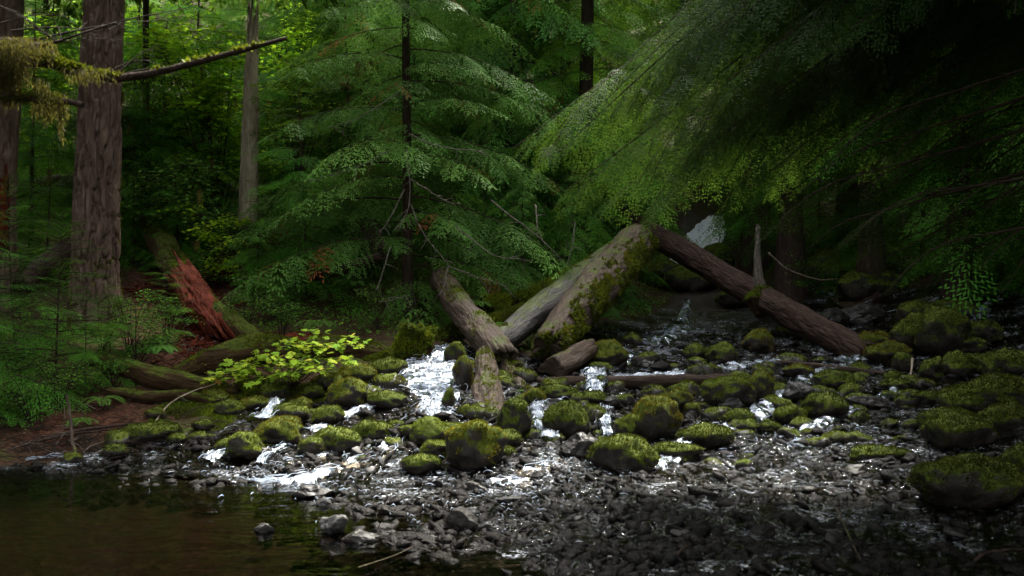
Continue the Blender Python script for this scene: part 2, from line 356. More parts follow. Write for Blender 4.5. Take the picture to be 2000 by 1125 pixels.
BED = (inpoly(IX, IY, BEDP) & (GY > 1) & (GY < 34)).astype(float)
for _ in range(3): BED = (BED+np.roll(BED, 1, 0)+np.roll(BED, -1, 0)+np.roll(BED, 1, 1)+np.roll(BED, -1, 1))/5
pp = np.stack([GX.ravel(), GY.ravel(), np.zeros(GX.size)], 1)
far = np.clip((GY-12)/25, 0, 1)
HN = HS+(1-BED)*((fbm(pp*.6, 4, 3).reshape(GX.shape))*(.12+.9*far)+fbm(pp*4, 3, 9).reshape(GX.shape)*.05)+BED*(fbm(pp*1.6, 4, 5).reshape(GX.shape)*.09+np.abs(fbm(pp*7, 3, 6)).reshape(GX.shape)*.05-.03)
RED = np.zeros_like(HS)
for (x, y, r) in ((300, 600, 60), (395, 590, 60), (400, 650, 60), (330, 700, 70), (240, 760, 60), (210, 800, 60), (440, 700, 50), (290, 575, 50), (100, 500, 60), (440, 545, 40), (90, 860, 70)):
    RED = np.maximum(RED, np.clip(1.4-np.hypot((IX-x)/1.3, IY-y)/r, 0, 1)*(GY < 20)*(GY > 8.5))
sink_ = .012*np.clip((8.3-GY)/1.2, 0, 1)*(BED > .3)*(GX < -1.2)-.012*np.clip((8.3-GY)/1.2, 0, 1)*(BED > .3)*(GX > -.9)*(GX < 1.5)
HN -= sink_; ny, nx = GX.shape
idx = np.arange(ny*nx).reshape(ny, nx); Fg = np.stack([idx[:-1, :-1], idx[:-1, 1:], idx[1:, 1:], idx[1:, :-1]], -1).reshape(-1, 4)
ground = link('ground', mesh('ground', np.stack([GX, GY, HN], -1).reshape(-1, 3), Fg, 4, True, {'bed': ('POINT', BED.ravel()), 'red': ('POINT', RED.ravel())}), M['ground'])
tag(ground, kind='structure')
def hz(x, y, A=None):
    A = HN if A is None else A
    x = np.asarray(x, float); y = np.asarray(y, float)
    i = np.clip(np.searchsorted(ax, x)-1, 0, nx-2); j = np.clip(np.searchsorted(ay, y)-1, 0, ny-2)
    fx = np.clip((x-ax[i])/(ax[i+1]-ax[i]), 0, 1); fy = np.clip((y-ay[j])/(ay[j+1]-ay[j]), 0, 1)
    return (A[j, i]*(1-fx)+A[j, i+1]*fx)*(1-fy)+(A[j+1, i]*(1-fx)+A[j+1, i+1]*fx)*fy
YS = np.concatenate([np.arange(3, 30, .04), np.arange(30, 80, .3)])
def G(px, py):
    """where the sight line of a photo point meets the smooth ground"""
    z = CAMZ-(py-HY)/F*YS; x = (px-CX)/F*YS
    k = np.argmax(z < np.maximum(hz(x, YS, HS), -.02) if py > HY else z < hz(x, YS, HS)); k = k if k else len(YS)-1
    return float(x[k]), float(YS[k]), float(z[k])
def at(px, py, Y): return np.array(wp(px, py, Y))

# water: the pool and the thin film running over the fan
wx = np.arange(-26, 14, .25); wy = np.arange(-14, 10.6, .25)
WX, WY = np.meshgrid(wx, wy)
ii = np.arange(WX.size).reshape(WX.shape); Fw = np.stack([ii[:-1, :-1], ii[:-1, 1:], ii[1:, 1:], ii[1:, :-1]], -1).reshape(-1, 4)
WZ = np.zeros_like(WX)
tag(link('pool_water', mesh('pool', np.stack([WX, WY, WZ], -1).reshape(-1, 3), Fw, 4, True), M['pool']), kind='structure')
sx_ = np.arange(-5, 9, .035); sy_ = np.arange(4.5, 20, .035); SX, SY = np.meshgrid(sx_, sy_)
SP = np.stack([SX.ravel(), SY.ravel(), np.zeros(SX.size)], 1)
SB = hz(SX, SY, BED); SZ0 = hz(SX, SY, HS)
SZ = SZ0+.02+fbm(SP*1.6, 4, 5).reshape(SX.shape)*.075+fbm(SP*np.array([9, 5, 1]), 3, 21).reshape(SX.shape)*.035
keep = (SB > .6) & (SZ0 > -.03)
ii = np.arange(SX.size).reshape(SX.shape); kf = keep[:-1, :-1] & keep[1:, 1:] & keep[1:, :-1] & keep[:-1, 1:]
Fs = np.stack([ii[:-1, :-1], ii[:-1, 1:], ii[1:, 1:], ii[1:, :-1]], -1)[kf]
used = np.unique(Fs); rem = np.full(SX.size, -1); rem[used] = np.arange(len(used))
tag(link('stream_water', mesh('stream', np.stack([SX, SY, SZ], -1).reshape(-1, 3)[used], rem[Fs], 4, True), M['stream']), kind='structure')
# ---------------------------------------------------------------- foliage templates
def leaflet(base, d, side, ln, wd):
    """rhombus leaflets: base, unit dir, unit side (n,3) -> (n,4,3)"""
    a = base; c = base+d*ln[:, None]; m_ = base+d*(ln*.45)[:, None]
    return np.stack([a, m_-side*(wd/2)[:, None], c, m_+side*(wd/2)[:, None]], 1)
def spray_tpl(L, ll, lw, tw_gap, W, rng, droop=.15, ang=55, step=None, zj=.35, fan=42, sj=.12):
    """flat conifer spray of length L along +x, width about W*L"""
    step = step or ll*.5; B = []; D = []; S = []; LN = []
    u = np.arange(.06*L, L, tw_gap)
    for k, s in enumerate(u):
        for sd_ in (-1, 1):
            uu = s/L; tl = W*L*min(1, .35+2.2*uu)*(1-uu)**.75*rng.uniform(.75, 1.15)+ll*.8
            a = R(ang+rng.normal(0, 6)); d0 = np.array([math.cos(a), sd_*math.sin(a), rng.normal(0, .08)])
            v = np.arange(0, tl, step); n = len(v); q = v/max(tl, 1e-6)
            p = np.array([s, 0, 0])+d0*v[:, None]; p[:, 2] -= droop*tl*q*q; p[:, 0] += .12*tl*q*q
            sg = np.where(np.arange(n) % 2, 1, -1); la = a*sd_+sg*R(fan); la += rng.normal(0, .12, n)
            dd = np.stack([np.cos(la), np.sin(la), rng.normal(-.15, zj, n)], 1); dd /= np.linalg.norm(dd, axis=1)[:, None]
            ss = np.cross(dd, np.array([0, 0, 1.])+rng.normal(0, sj, (n, 3))); ss /= np.linalg.norm(ss, axis=1)[:, None]+1e-9
            B.append(p); D.append(dd); S.append(ss); LN.append(ll*(1-.4*q)*rng.uniform(.7, 1.2, n))
    B, D, S, LN = map(np.concatenate, (B, D, S, LN))
    return leaflet(B, D, S, LN, lw*(.7+.5*RG.random(len(B))))
LOD = {'near': (.042, .011, .06), 'mid': (.052, .014, .08), 'close': (.033, .008, .058), 'far': (.09, .028, .12), 'shade': (.26, .12, .24)}
TPL = {}
def tpls(lod, kind='hemlock'):
    key = (lod, kind)
    if key not in TPL:
        ll, lw, gap = LOD[lod]; r = {}
        for L in (.35, .6, 1., 1.6):
            if kind == 'cedar': r[L] = [spray_tpl(L, ll*1.3, lw*1.3, gap*1.2, .42, RG, .3, 44, ll*.5, .08, 27, .08) for _ in range(3)]
            else: r[L] = [spray_tpl(L, ll*1.15, lw*.95, gap, .38, RG, .18, 48, ll*.45, .05, 36, .05) for _ in range(3)]
        TPL[key] = r
    return TPL[key]
class Leaves:
    def __init__(s): s.Q = []; s.T = []
    def put(s, tpl, sc_, o, X, up, droop, tint):
        """template with +x along X, z near up, bent down by droop"""
        X = X/np.linalg.norm(X); Yv = np.cross(up, X); Yv /= np.linalg.norm(Yv)+1e-9; Z = np.cross(X, Yv)
        q = tpl.reshape(-1, 3)*sc_; L = tpl[:, :, 0].max()*sc_
        z = q[:, 2:3]; w_ = q[:, 0:1]*X+q[:, 1:2]*Yv+z*Z
        w_[:, 2] -= droop*(q[:, 0]**2)/L+.18*q[:, 1]**2/L
        s.Q.append((w_+o).reshape(-1, 4, 3)); n = len(tpl)
        s.T.append(np.full(n, tint) if tint > .95 else np.clip(tint+RG.normal(0, .05, n), 0, .93))
    def mesh(s, name): return quads_mesh(name, np.concatenate(s.Q), np.concatenate(s.T))
def pick(T, L):
    k = min(T, key=lambda a: abs(math.log(a/L))); return T[k][RG.integers(len(T[k]))], L/k
def bough(lv, wood, T, o, d, L, droop=.25, side=.42, rust=0., gap=None, twr=.008, start=.12, upj=.13):
    """a bough: drooping axis with sprays either side"""
    o = np.asarray(o, float); d = np.asarray(d, float); d = d/np.linalg.norm(d)
    n = max(4, int(L/.15)); s = np.linspace(0, L, n); P = o+d*s[:, None]; P[:, 2] -= droop*s*s/L
    if wood is not None: wood.tube(P[::2] if n > 8 else P, np.linspace(twr*(.6+L*.5), .003, len(P[::2]) if n > 8 else n), 4)
    up = np.array([0, 0, 1.])
    if L < .75:
        t_, k = pick(T, L); lv.put(t_, k, o, d, up+RG.normal(0, upj, 3), droop, RG.uniform(.97, 1) if RG.random() < rust else RG.uniform(.1, .85)); return P
    gap = gap or .1+.04*L; base = RG.uniform(.2, .75)
    for s_ in np.arange(start*L, L*.97, gap):
        u = s_/L; p = o+d*s_; p[2] -= droop*s_*s_/L; tg = d.copy(); tg[2] -= 2*droop*u; tg /= np.linalg.norm(tg)
        lat = np.cross(up, tg); lat /= np.linalg.norm(lat)+1e-9
        for sg in (-1, 1):
            l = side*L*(1-u)**.6*min(1, .5+1.5*u)*RG.uniform(.7, 1.15)+.12
            a = R(RG.normal(52, 9)); dd = tg*math.cos(a)+lat*sg*math.sin(a); dd[2] += RG.normal(-.08, .12)
            t_, k = pick(T, l); r_ = RG.random() < rust
            lv.put(t_, k, p, dd, up+RG.normal(0, upj, 3), droop*.9+.08, RG.uniform(.97, 1) if r_ else np.clip(base+RG.normal(0, .15), 0, .9))
    t_, k = pick(T, .35*L); lv.put(t_, k, P[-2], P[-1]-P[-2], up, .1, base)
    return P
def conifer(name, H, Rr, h0, nb, lod, kind='hemlock', matn='hemlock', tr=.09, lean=(0, 0), rust=0., droop=.3, pitch=(.35, -.25), bark='dark_bark', p=.8, gap=None, simple=False):
    root = thing(name, 'x', 'tree'); wd = MB(); lv = Leaves(); T = tpls(lod, kind)
    zs = np.linspace(0, H, 14); P = np.stack([lean[0]*(zs/H)**1.3+fbm(np.c_[zs*.5, zs*0, zs*0+H], 2)*.06, lean[1]*(zs/H), zs-.3*(zs == 0)], 1)
    wd.tube(P, tr*(1-.93*zs/H)*(1+.5*np.exp(-zs/.25)), 10)
    for i in range(nb):
        f = (i+RG.random())/nb; f = f**.9; z = h0+(H-h0)*f*.985
        L = Rr*(1-f)**p*RG.uniform(.6, 1.1)+.12; a = i*2.399+RG.normal(0, .3)
        pi = pitch[1]+(pitch[0]-pitch[1])*f+RG.normal(0, .1); d = np.array([math.cos(a), math.sin(a), pi])
        o = np.array([np.interp(z, P[:, 2], P[:, 0]), np.interp(z, P[:, 2], P[:, 1]), z])
        if simple:
            d /= np.linalg.norm(d); t_, k = pick(T, L); lv.put(t_, L/list(TPL[(lod, kind)].keys())[-1] if L > 1.6 else k, o, d, np.array([0, 0, 1.])+RG.normal(0, .15, 3), droop, RG.uniform(0, .9))
        else: bough(lv, wd, T, o, d, L, droop, rust=rust, gap=gap)
    link('trunk', wd.mesh(name+'_trunk'), M[bark], root); link('crown', lv.mesh(name+'_crown'), M[matn], root)
    return root

def leaf_poly(n=5):
    """lobed palmate leaf outline, unit size, as triangle fan (k,3,3)"""
    a = []; tips = np.linspace(-2.1, 2.1, n)
    for k, t_ in enumerate(tips):
        r = [.62, .9, 1., .9, .62][k] if n == 5 else [.5, .72, .92, 1., .92, .72, .5][k]
        a.append((t_, r))
        if k < n-1: a.append(((t_+tips[k+1])/2, .5 if n == 5 else .52))
    a = [(-2.75, .3)]+a+[(2.75, .3)]
    pts = np.array([[math.cos(q)*r, math.sin(q)*r, -.18*r*r] for q, r in a])
    tr = [np.array([[0, 0, 0], pts[i], pts[i+1]]) for i in range(len(pts)-1)]
    return np.array(tr)
LP5, LP7 = leaf_poly(5), leaf_poly(7)
LPs = np.array([[[0, 0, 0], [.5, -.28, -.05], [1, 0, -.15]], [[0, 0, 0], [1, 0, -.15], [.5, .28, -.05]]])
def leaves_at(P, size, rng, tpl=LP5, flat=.35, tint=None):
    """broad leaves at points P lying roughly level -> tris, tint"""
    n = len(P); up = np.stack([rng.normal(0, flat, n), rng.normal(0, flat, n)-.15, np.ones(n)], 1); up /= np.linalg.norm(up, axis=1)[:, None]
    a = rng.uniform(0, 2*np.pi, n); X = np.stack([np.cos(a), np.sin(a), np.zeros(n)], 1); X -= (X*up).sum(1)[:, None]*up; X /= np.linalg.norm(X, axis=1)[:, None]
    Y = np.cross(up, X); s = size*rng.uniform(.6, 1.15, n)
    q = tpl.reshape(-1, 3); V = P[:, None]+s[:, None, None]*(q[None, :, 0:1]*X[:, None]+q[None, :, 1:2]*Y[:, None]+q[None, :, 2:3]*up[:, None])
    tt = rng.uniform(0, 1, n) if tint is None else tint
    return V.reshape(-1, 3, 3), np.repeat(tt, len(tpl))
def leafy(root, matn, P, size, tpl=LP5, flat=.35, name='foliage', tint=None):
    V, T = leaves_at(P, size, RG, tpl, flat, tint)
    return link(name, quads_mesh(name, V, T, 3), M[matn], root)

# ---------------------------------------------------------------- moss tufts over a mesh
def tri_of(me):
    me.calc_loop_triangles(); n = len(me.loop_triangles); a = np.empty(n*3, np.int32); me.loop_triangles.foreach_get('vertices', a)
    v = np.empty(len(me.vertices)*3, np.float32); me.vertices.foreach_get('co', v); return v.reshape(-1, 3).astype(float), a.reshape(-1, 3)
def tufts(me, dens, size, maskf, Mw=None, hang=0.):
    v, f = tri_of(me)
    if Mw is not None: v = v@np.array(Mw.to_3x3()).T+np.array(Mw.translation)
    a, b, c = v[f[:, 0]], v[f[:, 1]], v[f[:, 2]]; n = np.cross(b-a, c-a); ar = np.linalg.norm(n, axis=1)/2+1e-12; n /= (2*ar)[:, None]
    cnt = int(ar.sum()*dens); k = RG.choice(len(f), cnt, p=ar/ar.sum())
    r1, r2 = np.sqrt(RG.random(cnt)), RG.random(cnt); P = (1-r1)[:, None]*a[k]+(r1*(1-r2))[:, None]*b[k]+(r1*r2)[:, None]*c[k]; nn = n[k]
    mk = maskf(P, nn); P, nn = P[mk], nn[mk]; cnt = len(P)
    if cnt == 0: return None
    d = nn*.8+RG.normal(0, .55, (cnt, 3)); d[:, 2] += .25-hang; d /= np.linalg.norm(d, axis=1)[:, None]
    s = np.cross(d, RG.normal(0, 1, (cnt, 3))); s /= np.linalg.norm(s, axis=1)[:, None]+1e-9
    lump = .5+.5*fbm(P*9, 3, 4); ln = size*RG.uniform(.6, 1.3, cnt)*(.7+.9*np.clip(lump, 0, 1))
    q = leaflet(P-nn*size*.15, d, s, ln, ln*RG.uniform(.3, .55, cnt))
    tn = np.clip(.45+.75*fbm(P*4.5, 3, 8)+RG.normal(0, .16, cnt), 0, 1)
    return q, tn
def add_moss(parent_obj, maskf, dens=6000, size=.022, name='moss', hang=0., matn='tuft'):
    bpy.context.view_layer.update()
    r = tufts(parent_obj.data, dens, size, maskf, None, hang)
    if r is None: return None
    return link(name, quads_mesh(name, r[0], r[1]), M[matn], parent_obj)

# ---------------------------------------------------------------- rocks
def ico(sub):
    bm = bmesh.new(); bmesh.ops.create_icosphere(bm, subdivisions=sub, radius=1); me = bpy.data.meshes.new('t'); bm.to_mesh(me); bm.free()
    v, f = tri_of(me); bpy.data.meshes.remove(me); return v, f
ICO = {k: ico(k) for k in (1, 2, 3, 4, 5)}
def rock_mesh(name, sx, sy, sz, seed, sub=4, ang=.5, rough=.17):
    v, f = ICO[sub]; v = v.copy(); r = np.random.default_rng(seed)
    for _ in range(int(4+ang*10)):                       # planar cuts make facets
        n = r.normal(0, 1, 3); n /= np.linalg.norm(n); h = r.uniform(.5, .8)if ang > .5 else r.uniform(.78, .98); d = v@n-h
        v -= np.where(d > 0, d*(.95 if ang > .5 else .7), 0)[:, None]*n
    v *= (1+fbm(v*1.3+seed*3.1, 3, seed % 50)[:, None]*.35*(1.2-ang*.95))
    v *= np.array([sx, sy, sz])*.5
    m_ = min(sx, sy, sz); nn = v/np.linalg.norm(v, axis=1)[:, None]
    v += nn*(fbm(v*(3.2/m_)+seed, 4, 2)[:, None]*rough*m_)
    return mesh(name, v, f, 3, ang < .6)
_c = [0]
def rock(px, py, wpx, hpx, label, kind='moss', cat='rock', group=None, ang=None, dens=9000, rot=0, name=None, depth=1., tilt=0, Y=None, moss=.0, sink=.12):
    """a boulder whose picture is centred on px, has its foot at py and is wpx by hpx photo pixels"""
    _c[0] += 1; seed = 100+_c[0]
    if Y is None:
        x, y, z = G(px, py)
    else: x, y, z = wp(px, py, Y)
    sx = wpx/F*y*1.03; hz_ = hpx/F*y; sz = hz_*1.15; sy = min(sx*.8, hz_*2.2)*depth
    y += sy*.35; x = (px-CX)/F*y
    ang = ((.5 if px < 1640 else .25) if kind == 'moss' else .9) if ang is None else ang
    sub = 4 if wpx > 45 else 3
    me = rock_mesh('boulder', sx, sy, sz*1.12, seed, sub, ang)
    nm = name or ('mossy_boulder' if kind == 'moss' else 'bare_rock')
    o = link(nm, me, M['rock_moss' if kind == 'moss' else kind])
    o.location = (x, y, z+hz_/2-sz*sink*.5); o.rotation_euler = (R(rnd.uniform(-6, 6)), R(tilt), R(rot+rnd.uniform(-15, 15)))
    tag(o, label, cat, group)
    if kind == 'moss':
        th = RG.uniform(-.1, .35)-moss
        add_moss(o, lambda P, n: (n[:, 2]+1.1*fbm(P*6+seed, 3, 1) > th) & (P[:, 2] > -sz*.42), dens, .018, matn='tuft_gold' if 'gold' in label or 'yellow' in label or 'brown' in label else 'tuft_dark' if 'dark' in label or 'low' in label or px > 1640 else 'tuft' if 'green' in label or 'bright' in label else rnd.choice(('tuft', 'tuft_gold', 'tuft_dark')))  # boulders at the right get darker tufts, their shade put into the colour
    return o

# ---------------------------------------------------------------- logs
def log_mesh(name, ctrl, rad, seg=40, rn=.1, seed=1, ends=(.04, .04), fis=0., fscale=14, flat=1., n=None, stick=.0):
    """a log through world control points with radii; returns mesh in local frame (z along it) and the matrix"""
    ctrl = np.asarray(ctrl, float); Ltot = np.linalg.norm(ctrl[-1]-ctrl[0]); n = n or max(20, int(Ltot/.05))
    P = curve_pts(ctrl, n); rr = np.interp(np.linspace(0, 1, n), np.linspace(0, 1, len(rad)), rad)
    z = Vector(ctrl[-1]-ctrl[0]).normalized(); q = z.to_track_quat('Z', 'Y'); Mw = Matrix.Translation(Vector(ctrl[0])) @ q.to_matrix().to_4x4()
    Mi = np.array(Mw.inverted()); P = P@Mi[:3, :3].T+Mi[:3, 3]
    th = np.arange(seg)/seg*2*np.pi; cs, sn = np.cos(th), np.sin(th)
    uu = np.stack([np.broadcast_to(cs, (n, seg)), np.broadcast_to(sn, (n, seg)), np.broadcast_to((P[:, 2]/np.maximum(rr.mean(), .02))[:, None]*.35, (n, seg))], -1).reshape(-1, 3)
    d = fbm(uu*1.1+seed*7, 4, seed)*rn*2
    if fis:
        f = np.abs(fbm(np.stack([np.broadcast_to(th, (n, seg)).ravel()*0+uu[:, 0]*fscale*.35+fbm(uu*3, 2, 77)*.5, uu[:, 1]*fscale*.35, np.repeat(P[:, 2], seg)*fscale*.3], 1)+seed, 3, seed+5))
        d = d+fis*(np.clip(f*5, 0, 1)-.8)
    d = d.reshape(n, seg); Rn = rr[:, None]*(1+d)
    V = np.stack([P[:, 0:1]+cs*Rn, P[:, 1:2]+sn*Rn, np.broadcast_to(P[:, 2:3], (n, seg))+0*Rn], -1)
    jr = RG.normal(0, 1, (2, seg)); jr = (jr+np.roll(jr, 1, 1)+np.roll(jr, 2, 1))/2
    for e, (i, sg) in enumerate(((0, -1), (n-1, 1))):
        V[i, :, 2] += sg*np.abs(jr[e])*ends[e]
    V = V.reshape(-1, 3)
    i = np.arange(n-1)[:, None]*seg; j = np.arange(seg)[None]; j2 = (j+1) % seg
    Fq = np.stack([i+j, i+j2, i+seg+j2, i+seg+j], -1).reshape(-1, 4).tolist()
    # hollow broken caps
    nv = len(V); caps = []
    for e, i0 in ((0, 0), (1, (n-1)*seg)):
        ring = V[i0:i0+seg]; c = ring.mean(0); inner = c+(ring-c)*.55; inner[:, 2] += (1 if e == 0 else -1)*rr[0 if e == 0 else -1]*.25*(1+RG.normal(0, .4, seg))
        cc = c.copy(); cc[2] += (1 if e == 0 else -1)*rr[0 if e == 0 else -1]*.1; b0 = nv+len(caps); caps += list(inner)+[cc]
        for k in range(seg):
            k2 = (k+1) % seg; a_, b_ = i0+k, i0+k2; Fq.append([a_, b0+k, b0+k2, b_] if e == 0 else [a_, b_, b0+k2, b0+k])
            Fq.append([b0+k, b0+seg, b0+seg, b0+k2][:4])
    V = np.vstack([V, np.array(caps)])
    me = bpy.data.meshes.new(name); me.from_pydata(V.tolist(), [], [[a for k, a in enumerate(f) if k == 0 or a != f[k-1]] for f in Fq]); me.validate()
    me.polygons.foreach_set('use_smooth', [True]*len(me.polygons)); me.update(); return me, Mw
def log(name, label, cat, ctrl, rad, matn, moss=None, parent=None, **kw):
    me, Mw = log_mesh(name, ctrl, rad, **kw); o = link(name, me, M[matn]); o.matrix_world = Mw
    if parent is None: tag(o, label, cat)
    else:
        o.parent = parent; o.matrix_parent_inverse = parent.matrix_world.inverted()
    if moss:
        Rw = np.array(Mw.to_3x3()); s = kw.get('seed', 1)
        lo, sz_, dn = moss
        add_moss(o, lambda P, n_: ((n_@Rw.T)[:, 2]+1.3*fbm(P*3.2+s, 4, 1) > lo), dn, sz_)
    return o
def stub(parent, name, pts, rad, matn):
    pts = np.asarray(pts, float); V, Fq = tube(curve_pts(pts, 10), np.linspace(rad, rad*.4, 10), 8)
    o = link(name, mesh(name, V, Fq, 4, True), M[matn]); bpy.context.view_layer.update(); o.parent = parent; o.matrix_parent_inverse = parent.matrix_world.inverted(); return o
# ---------------------------------------------------------------- big trunks
T_sh = tpls('shade')
def tall_crown(root, top0, h0, H, Rr, nb, base=(0, 0), matn='hemlock_shaded', lod='shade'):  # crowns above the view, made dense for the shade they cast
    lv = Leaves(); wd = MB(); T = tpls(lod)
    for i in range(nb):
        f = (i+.5)/nb; z = h0+(H-h0)*f; L = Rr*(1-f)**.7*RG.uniform(.7, 1.1)+.4; a = i*2.399
        bough(lv, wd, T, (base[0], base[1], z), (math.cos(a), math.sin(a), RG.normal(-.1, .1)), L, .3, gap=.34, side=.4, twr=.012)
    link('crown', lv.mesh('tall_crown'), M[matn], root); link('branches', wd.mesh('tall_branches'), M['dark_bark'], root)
x, y, z = G(188, 632)
fir = thing('fir_tree', 'huge furrowed fir trunk rising behind the hemlock saplings at the left', 'tree', (0, 0, 0))
pts = [at(188, 660, y), at(186, 540, y), at(193, 270, y), at(203, 0, y), at(211, -260, y), at(225, -900, y), at(240, -2200, y)]
me, Mw = log_mesh('fir_trunk', pts, [.4, .3, .275, .245, .23, .18, .05], seg=220, n=900, rn=.035, seed=3, fis=.17, fscale=11)
o = link('trunk', me, M['fir_bark']); o.matrix_world = Mw; bpy.context.view_layer.update(); o.parent = fir
tall_crown(fir, 0, 9.5, 24, 4.0, 90, (pts[4][0]+.1, y))
add_moss(o, lambda P, n: (P[:, 2] < 1.1) & (n[:, 0] > -.2) & (fbm(P*6, 3, 2) > .12) | (P[:, 2] < 2.2) & (n[:, 0] > .7) & (fbm(P*6, 3, 2) > .08), 5000, .03)
y2 = 13.8
left_fir = thing('fir_tree', 'dark furrowed trunk cut by the left edge, red rot at its foot', 'tree')
pts = [at(-8, 640, y2), at(-12, 400, y2), at(0, 200, y2), at(10, 0, y2), at(24, -300, y2), at(60, -1800, y2)]
me, Mw = log_mesh('left_trunk', pts, [.34, .27, .26, .245, .23, .06], seg=120, n=500, rn=.04, seed=5, fis=.1, fscale=9)
o = link('trunk', me, M['fir_bark']); o.matrix_world = Mw; bpy.context.view_layer.update(); o.parent = left_fir
tall_crown(left_fir, 0, 9.5, 23, 4.0, 70, (pts[4][0], y2))
me, Mw = log_mesh('rot', [at(-2, 470, y2-.12), at(1, 330, y2-.12)], [.13, .1], seg=30, rn=.2, seed=6, ends=(.1, .25))
o = link('rotten_wood', me, M['red_rot']); o.matrix_world = Mw; bpy.context.view_layer.update(); o.parent = left_fir

snag = log('snag', 'pale grey broken-topped dead snag standing behind the maple leaves', 'dead tree',
           [at(486, 430, 17), at(487, 330, 17), at(490, 200, 17), at(493, 88, 17)], [.17, .15, .135, .09], 'snag', seg=70, rn=.09, seed=8, ends=(.05, .5), fis=.1, fscale=22)

def trunk_tree(pxb, pyb, pxt, Y, r, label, bark='dark_bark', H=20, boughs=(), crown_h=None, matn='hemlock_shaded'):
    root = thing('conifer_tree', label, 'tree'); b = at(pxb, pyb, Y); t_ = at(pxt, 0, Y); b[2] = min(b[2], float(hz(b[0], b[1]))-.2)
    d = (t_-b)/(t_[2]-b[2]); pts = [b, b+d*2.5, t_, t_+d*(H-t_[2]+b[2])*.5, t_+d*(H-t_[2]+b[2])]
    me, Mw = log_mesh('tree_trunk', pts, [r*1.25, r, r*.9, r*.5, .02], seg=36, n=160, rn=.06, seed=int(pxb), fis=.06, fscale=14)
    o = link('trunk', me, M[bark]); o.matrix_world = Mw; bpy.context.view_layer.update(); o.parent = root
    lv = Leaves(); wd = MB(); T = tpls('far')
    for (px, py, az, L, pi) in boughs:
        p = at(px, py, Y); bough(lv, wd, T, p, (math.cos(R(az)), math.sin(R(az)), pi), L, .35)
    zc = t_[2]+1.5 if crown_h is None else crown_h; top = pts[-1]
    for i in range(34):
        f = (i+.5)/34; p = t_+(top-t_)*max(0, (f*(top[2]-zc)+zc-t_[2])/(top[2]-t_[2])); a = i*2.399
        bough(lv, wd, tpls('shade'), p, (math.cos(a), math.sin(a), -.1), 2.9*(1-f)**.7+.4, .3, gap=.36)
    link('crown', lv.mesh('cr'), M[matn], root); link('branches', wd.mesh('br'), M['dark_bark'], root)
    return root
rb = lambda px, y0, y1, n, L: [(px+rnd.uniform(-4, 4), rnd.uniform(y0, y1), rnd.uniform(0, 360), rnd.uniform(.6, 1)*L, rnd.uniform(-.3, .2)) for _ in range(n)]
trunk_tree(1074, 215, 1058, 24, .15, 'slim reddish-brown trunk above the light gap, right of the cedar', 'red_bark', 18, rb(1062, -60, 60, 7, 2.2))
trunk_tree(1162, 260, 1152, 33, .33, 'thick near-black trunk just right of the yellow light gap', 'dark_bark', 22, rb(1156, -20, 60, 6, 2.6))
trunk_tree(1140, 260, 1138, 30, .06, 'thin black pole trunk inside the yellow light gap', 'dark_bark', 14, rb(1139, 40, 200, 16, 1.3))
trunk_tree(286, 470, 285, 18, .06, 'thin dark trunk behind the layered hemlock boughs right of the big fir', 'dark_bark', 12, rb(285, 60, 380, 26, 1.9))
trunk_tree(634, 420, 632, 30, .3, 'broad dark trunk showing at the top edge left of the cedar', 'dark_bark', 22, rb(632, 60, 260, 12, 2.6))
trunk_tree(560, 440, 548, 27, .16, 'brownish trunk half hidden behind the pale maple', 'dark_bark', 20, rb(550, 60, 300, 10, 2.2))
trunk_tree(1500, 420, 1494, 34, .3, 'dark trunk seen through the hanging hemlock boughs near the small sky gap', 'dark_bark', 22, rb(1496, 60, 300, 8, 2.6))
trunk_tree(1750, 420, 1760, 28, .26, 'dark trunk standing in the gloom at the upper right', 'dark_bark', 22, rb(1756, 60, 300, 8, 2.6))

# ---------------------------------------------------------------- conifers: prototypes, then copies
HB = [conifer('hemlock_tree', 15, 3.2, 1.2, 84, 'far', tr=.16, lean=(.3, 0)), conifer('hemlock_tree', 18, 3.0, 2.5, 84, 'far', matn='hemlock', tr=.2, lean=(-.3, .2))]
HM = [conifer('young_hemlock', 5.2, 1.7, .3, 56, 'mid', tr=.05, lean=(.25, 0), droop=.35, p=.65), conifer('young_hemlock', 3.6, 1.25, .15, 46, 'mid', tr=.035, lean=(-.12, .1), droop=.3, p=.6)]
SAP = conifer('hemlock_sapling', 2.1, .95, .1, 46, 'near', tr=.017, lean=(.05, .05), droop=.22, p=.6, pitch=(.5, -.05))
CB = conifer('cedar_tree', 7, 2.0, .4, 60, 'mid', 'cedar', 'cedar', tr=.08, lean=(-.3, 0), rust=.03, droop=.5, p=.5)
used_ = set()
def zone(px): return ('left of the great fir trunk', 'between the fir trunk and the grey snag', 'between the grey snag and the big cedar', 'behind the big cedar', 'right of the big cedar', 'above the small waterfall', 'above the right-hand boulders')[sum(px > q for q in (150, 480, 700, 900, 1230, 1500))]
def plant(proto, px, py=None, Y=None, s=1, label=None, group=None, rz=None):
    if Y is None: x, y, z = G(px, py)
    else: y = Y; x = (px-CX)/F*Y
    z = float(hz(x, y))-.05
    rz = rnd.uniform(0, 6.28) if rz is None else rz
    if proto.name not in used_:
        used_.add(proto.name); proto.location = (x, y, z); proto.rotation_euler = (0, 0, rz); proto.scale = (s, s, s); o = proto
        if label: o['label'] = label
        if group: o['group'] = group
        return o
    return dup(proto, (x, y, z), rz, s, label, group)
GB = 'hemlocks of the forest behind the stream'
LB = 'tall hemlock crowding the dark hillside forest behind the stream'
n = 0
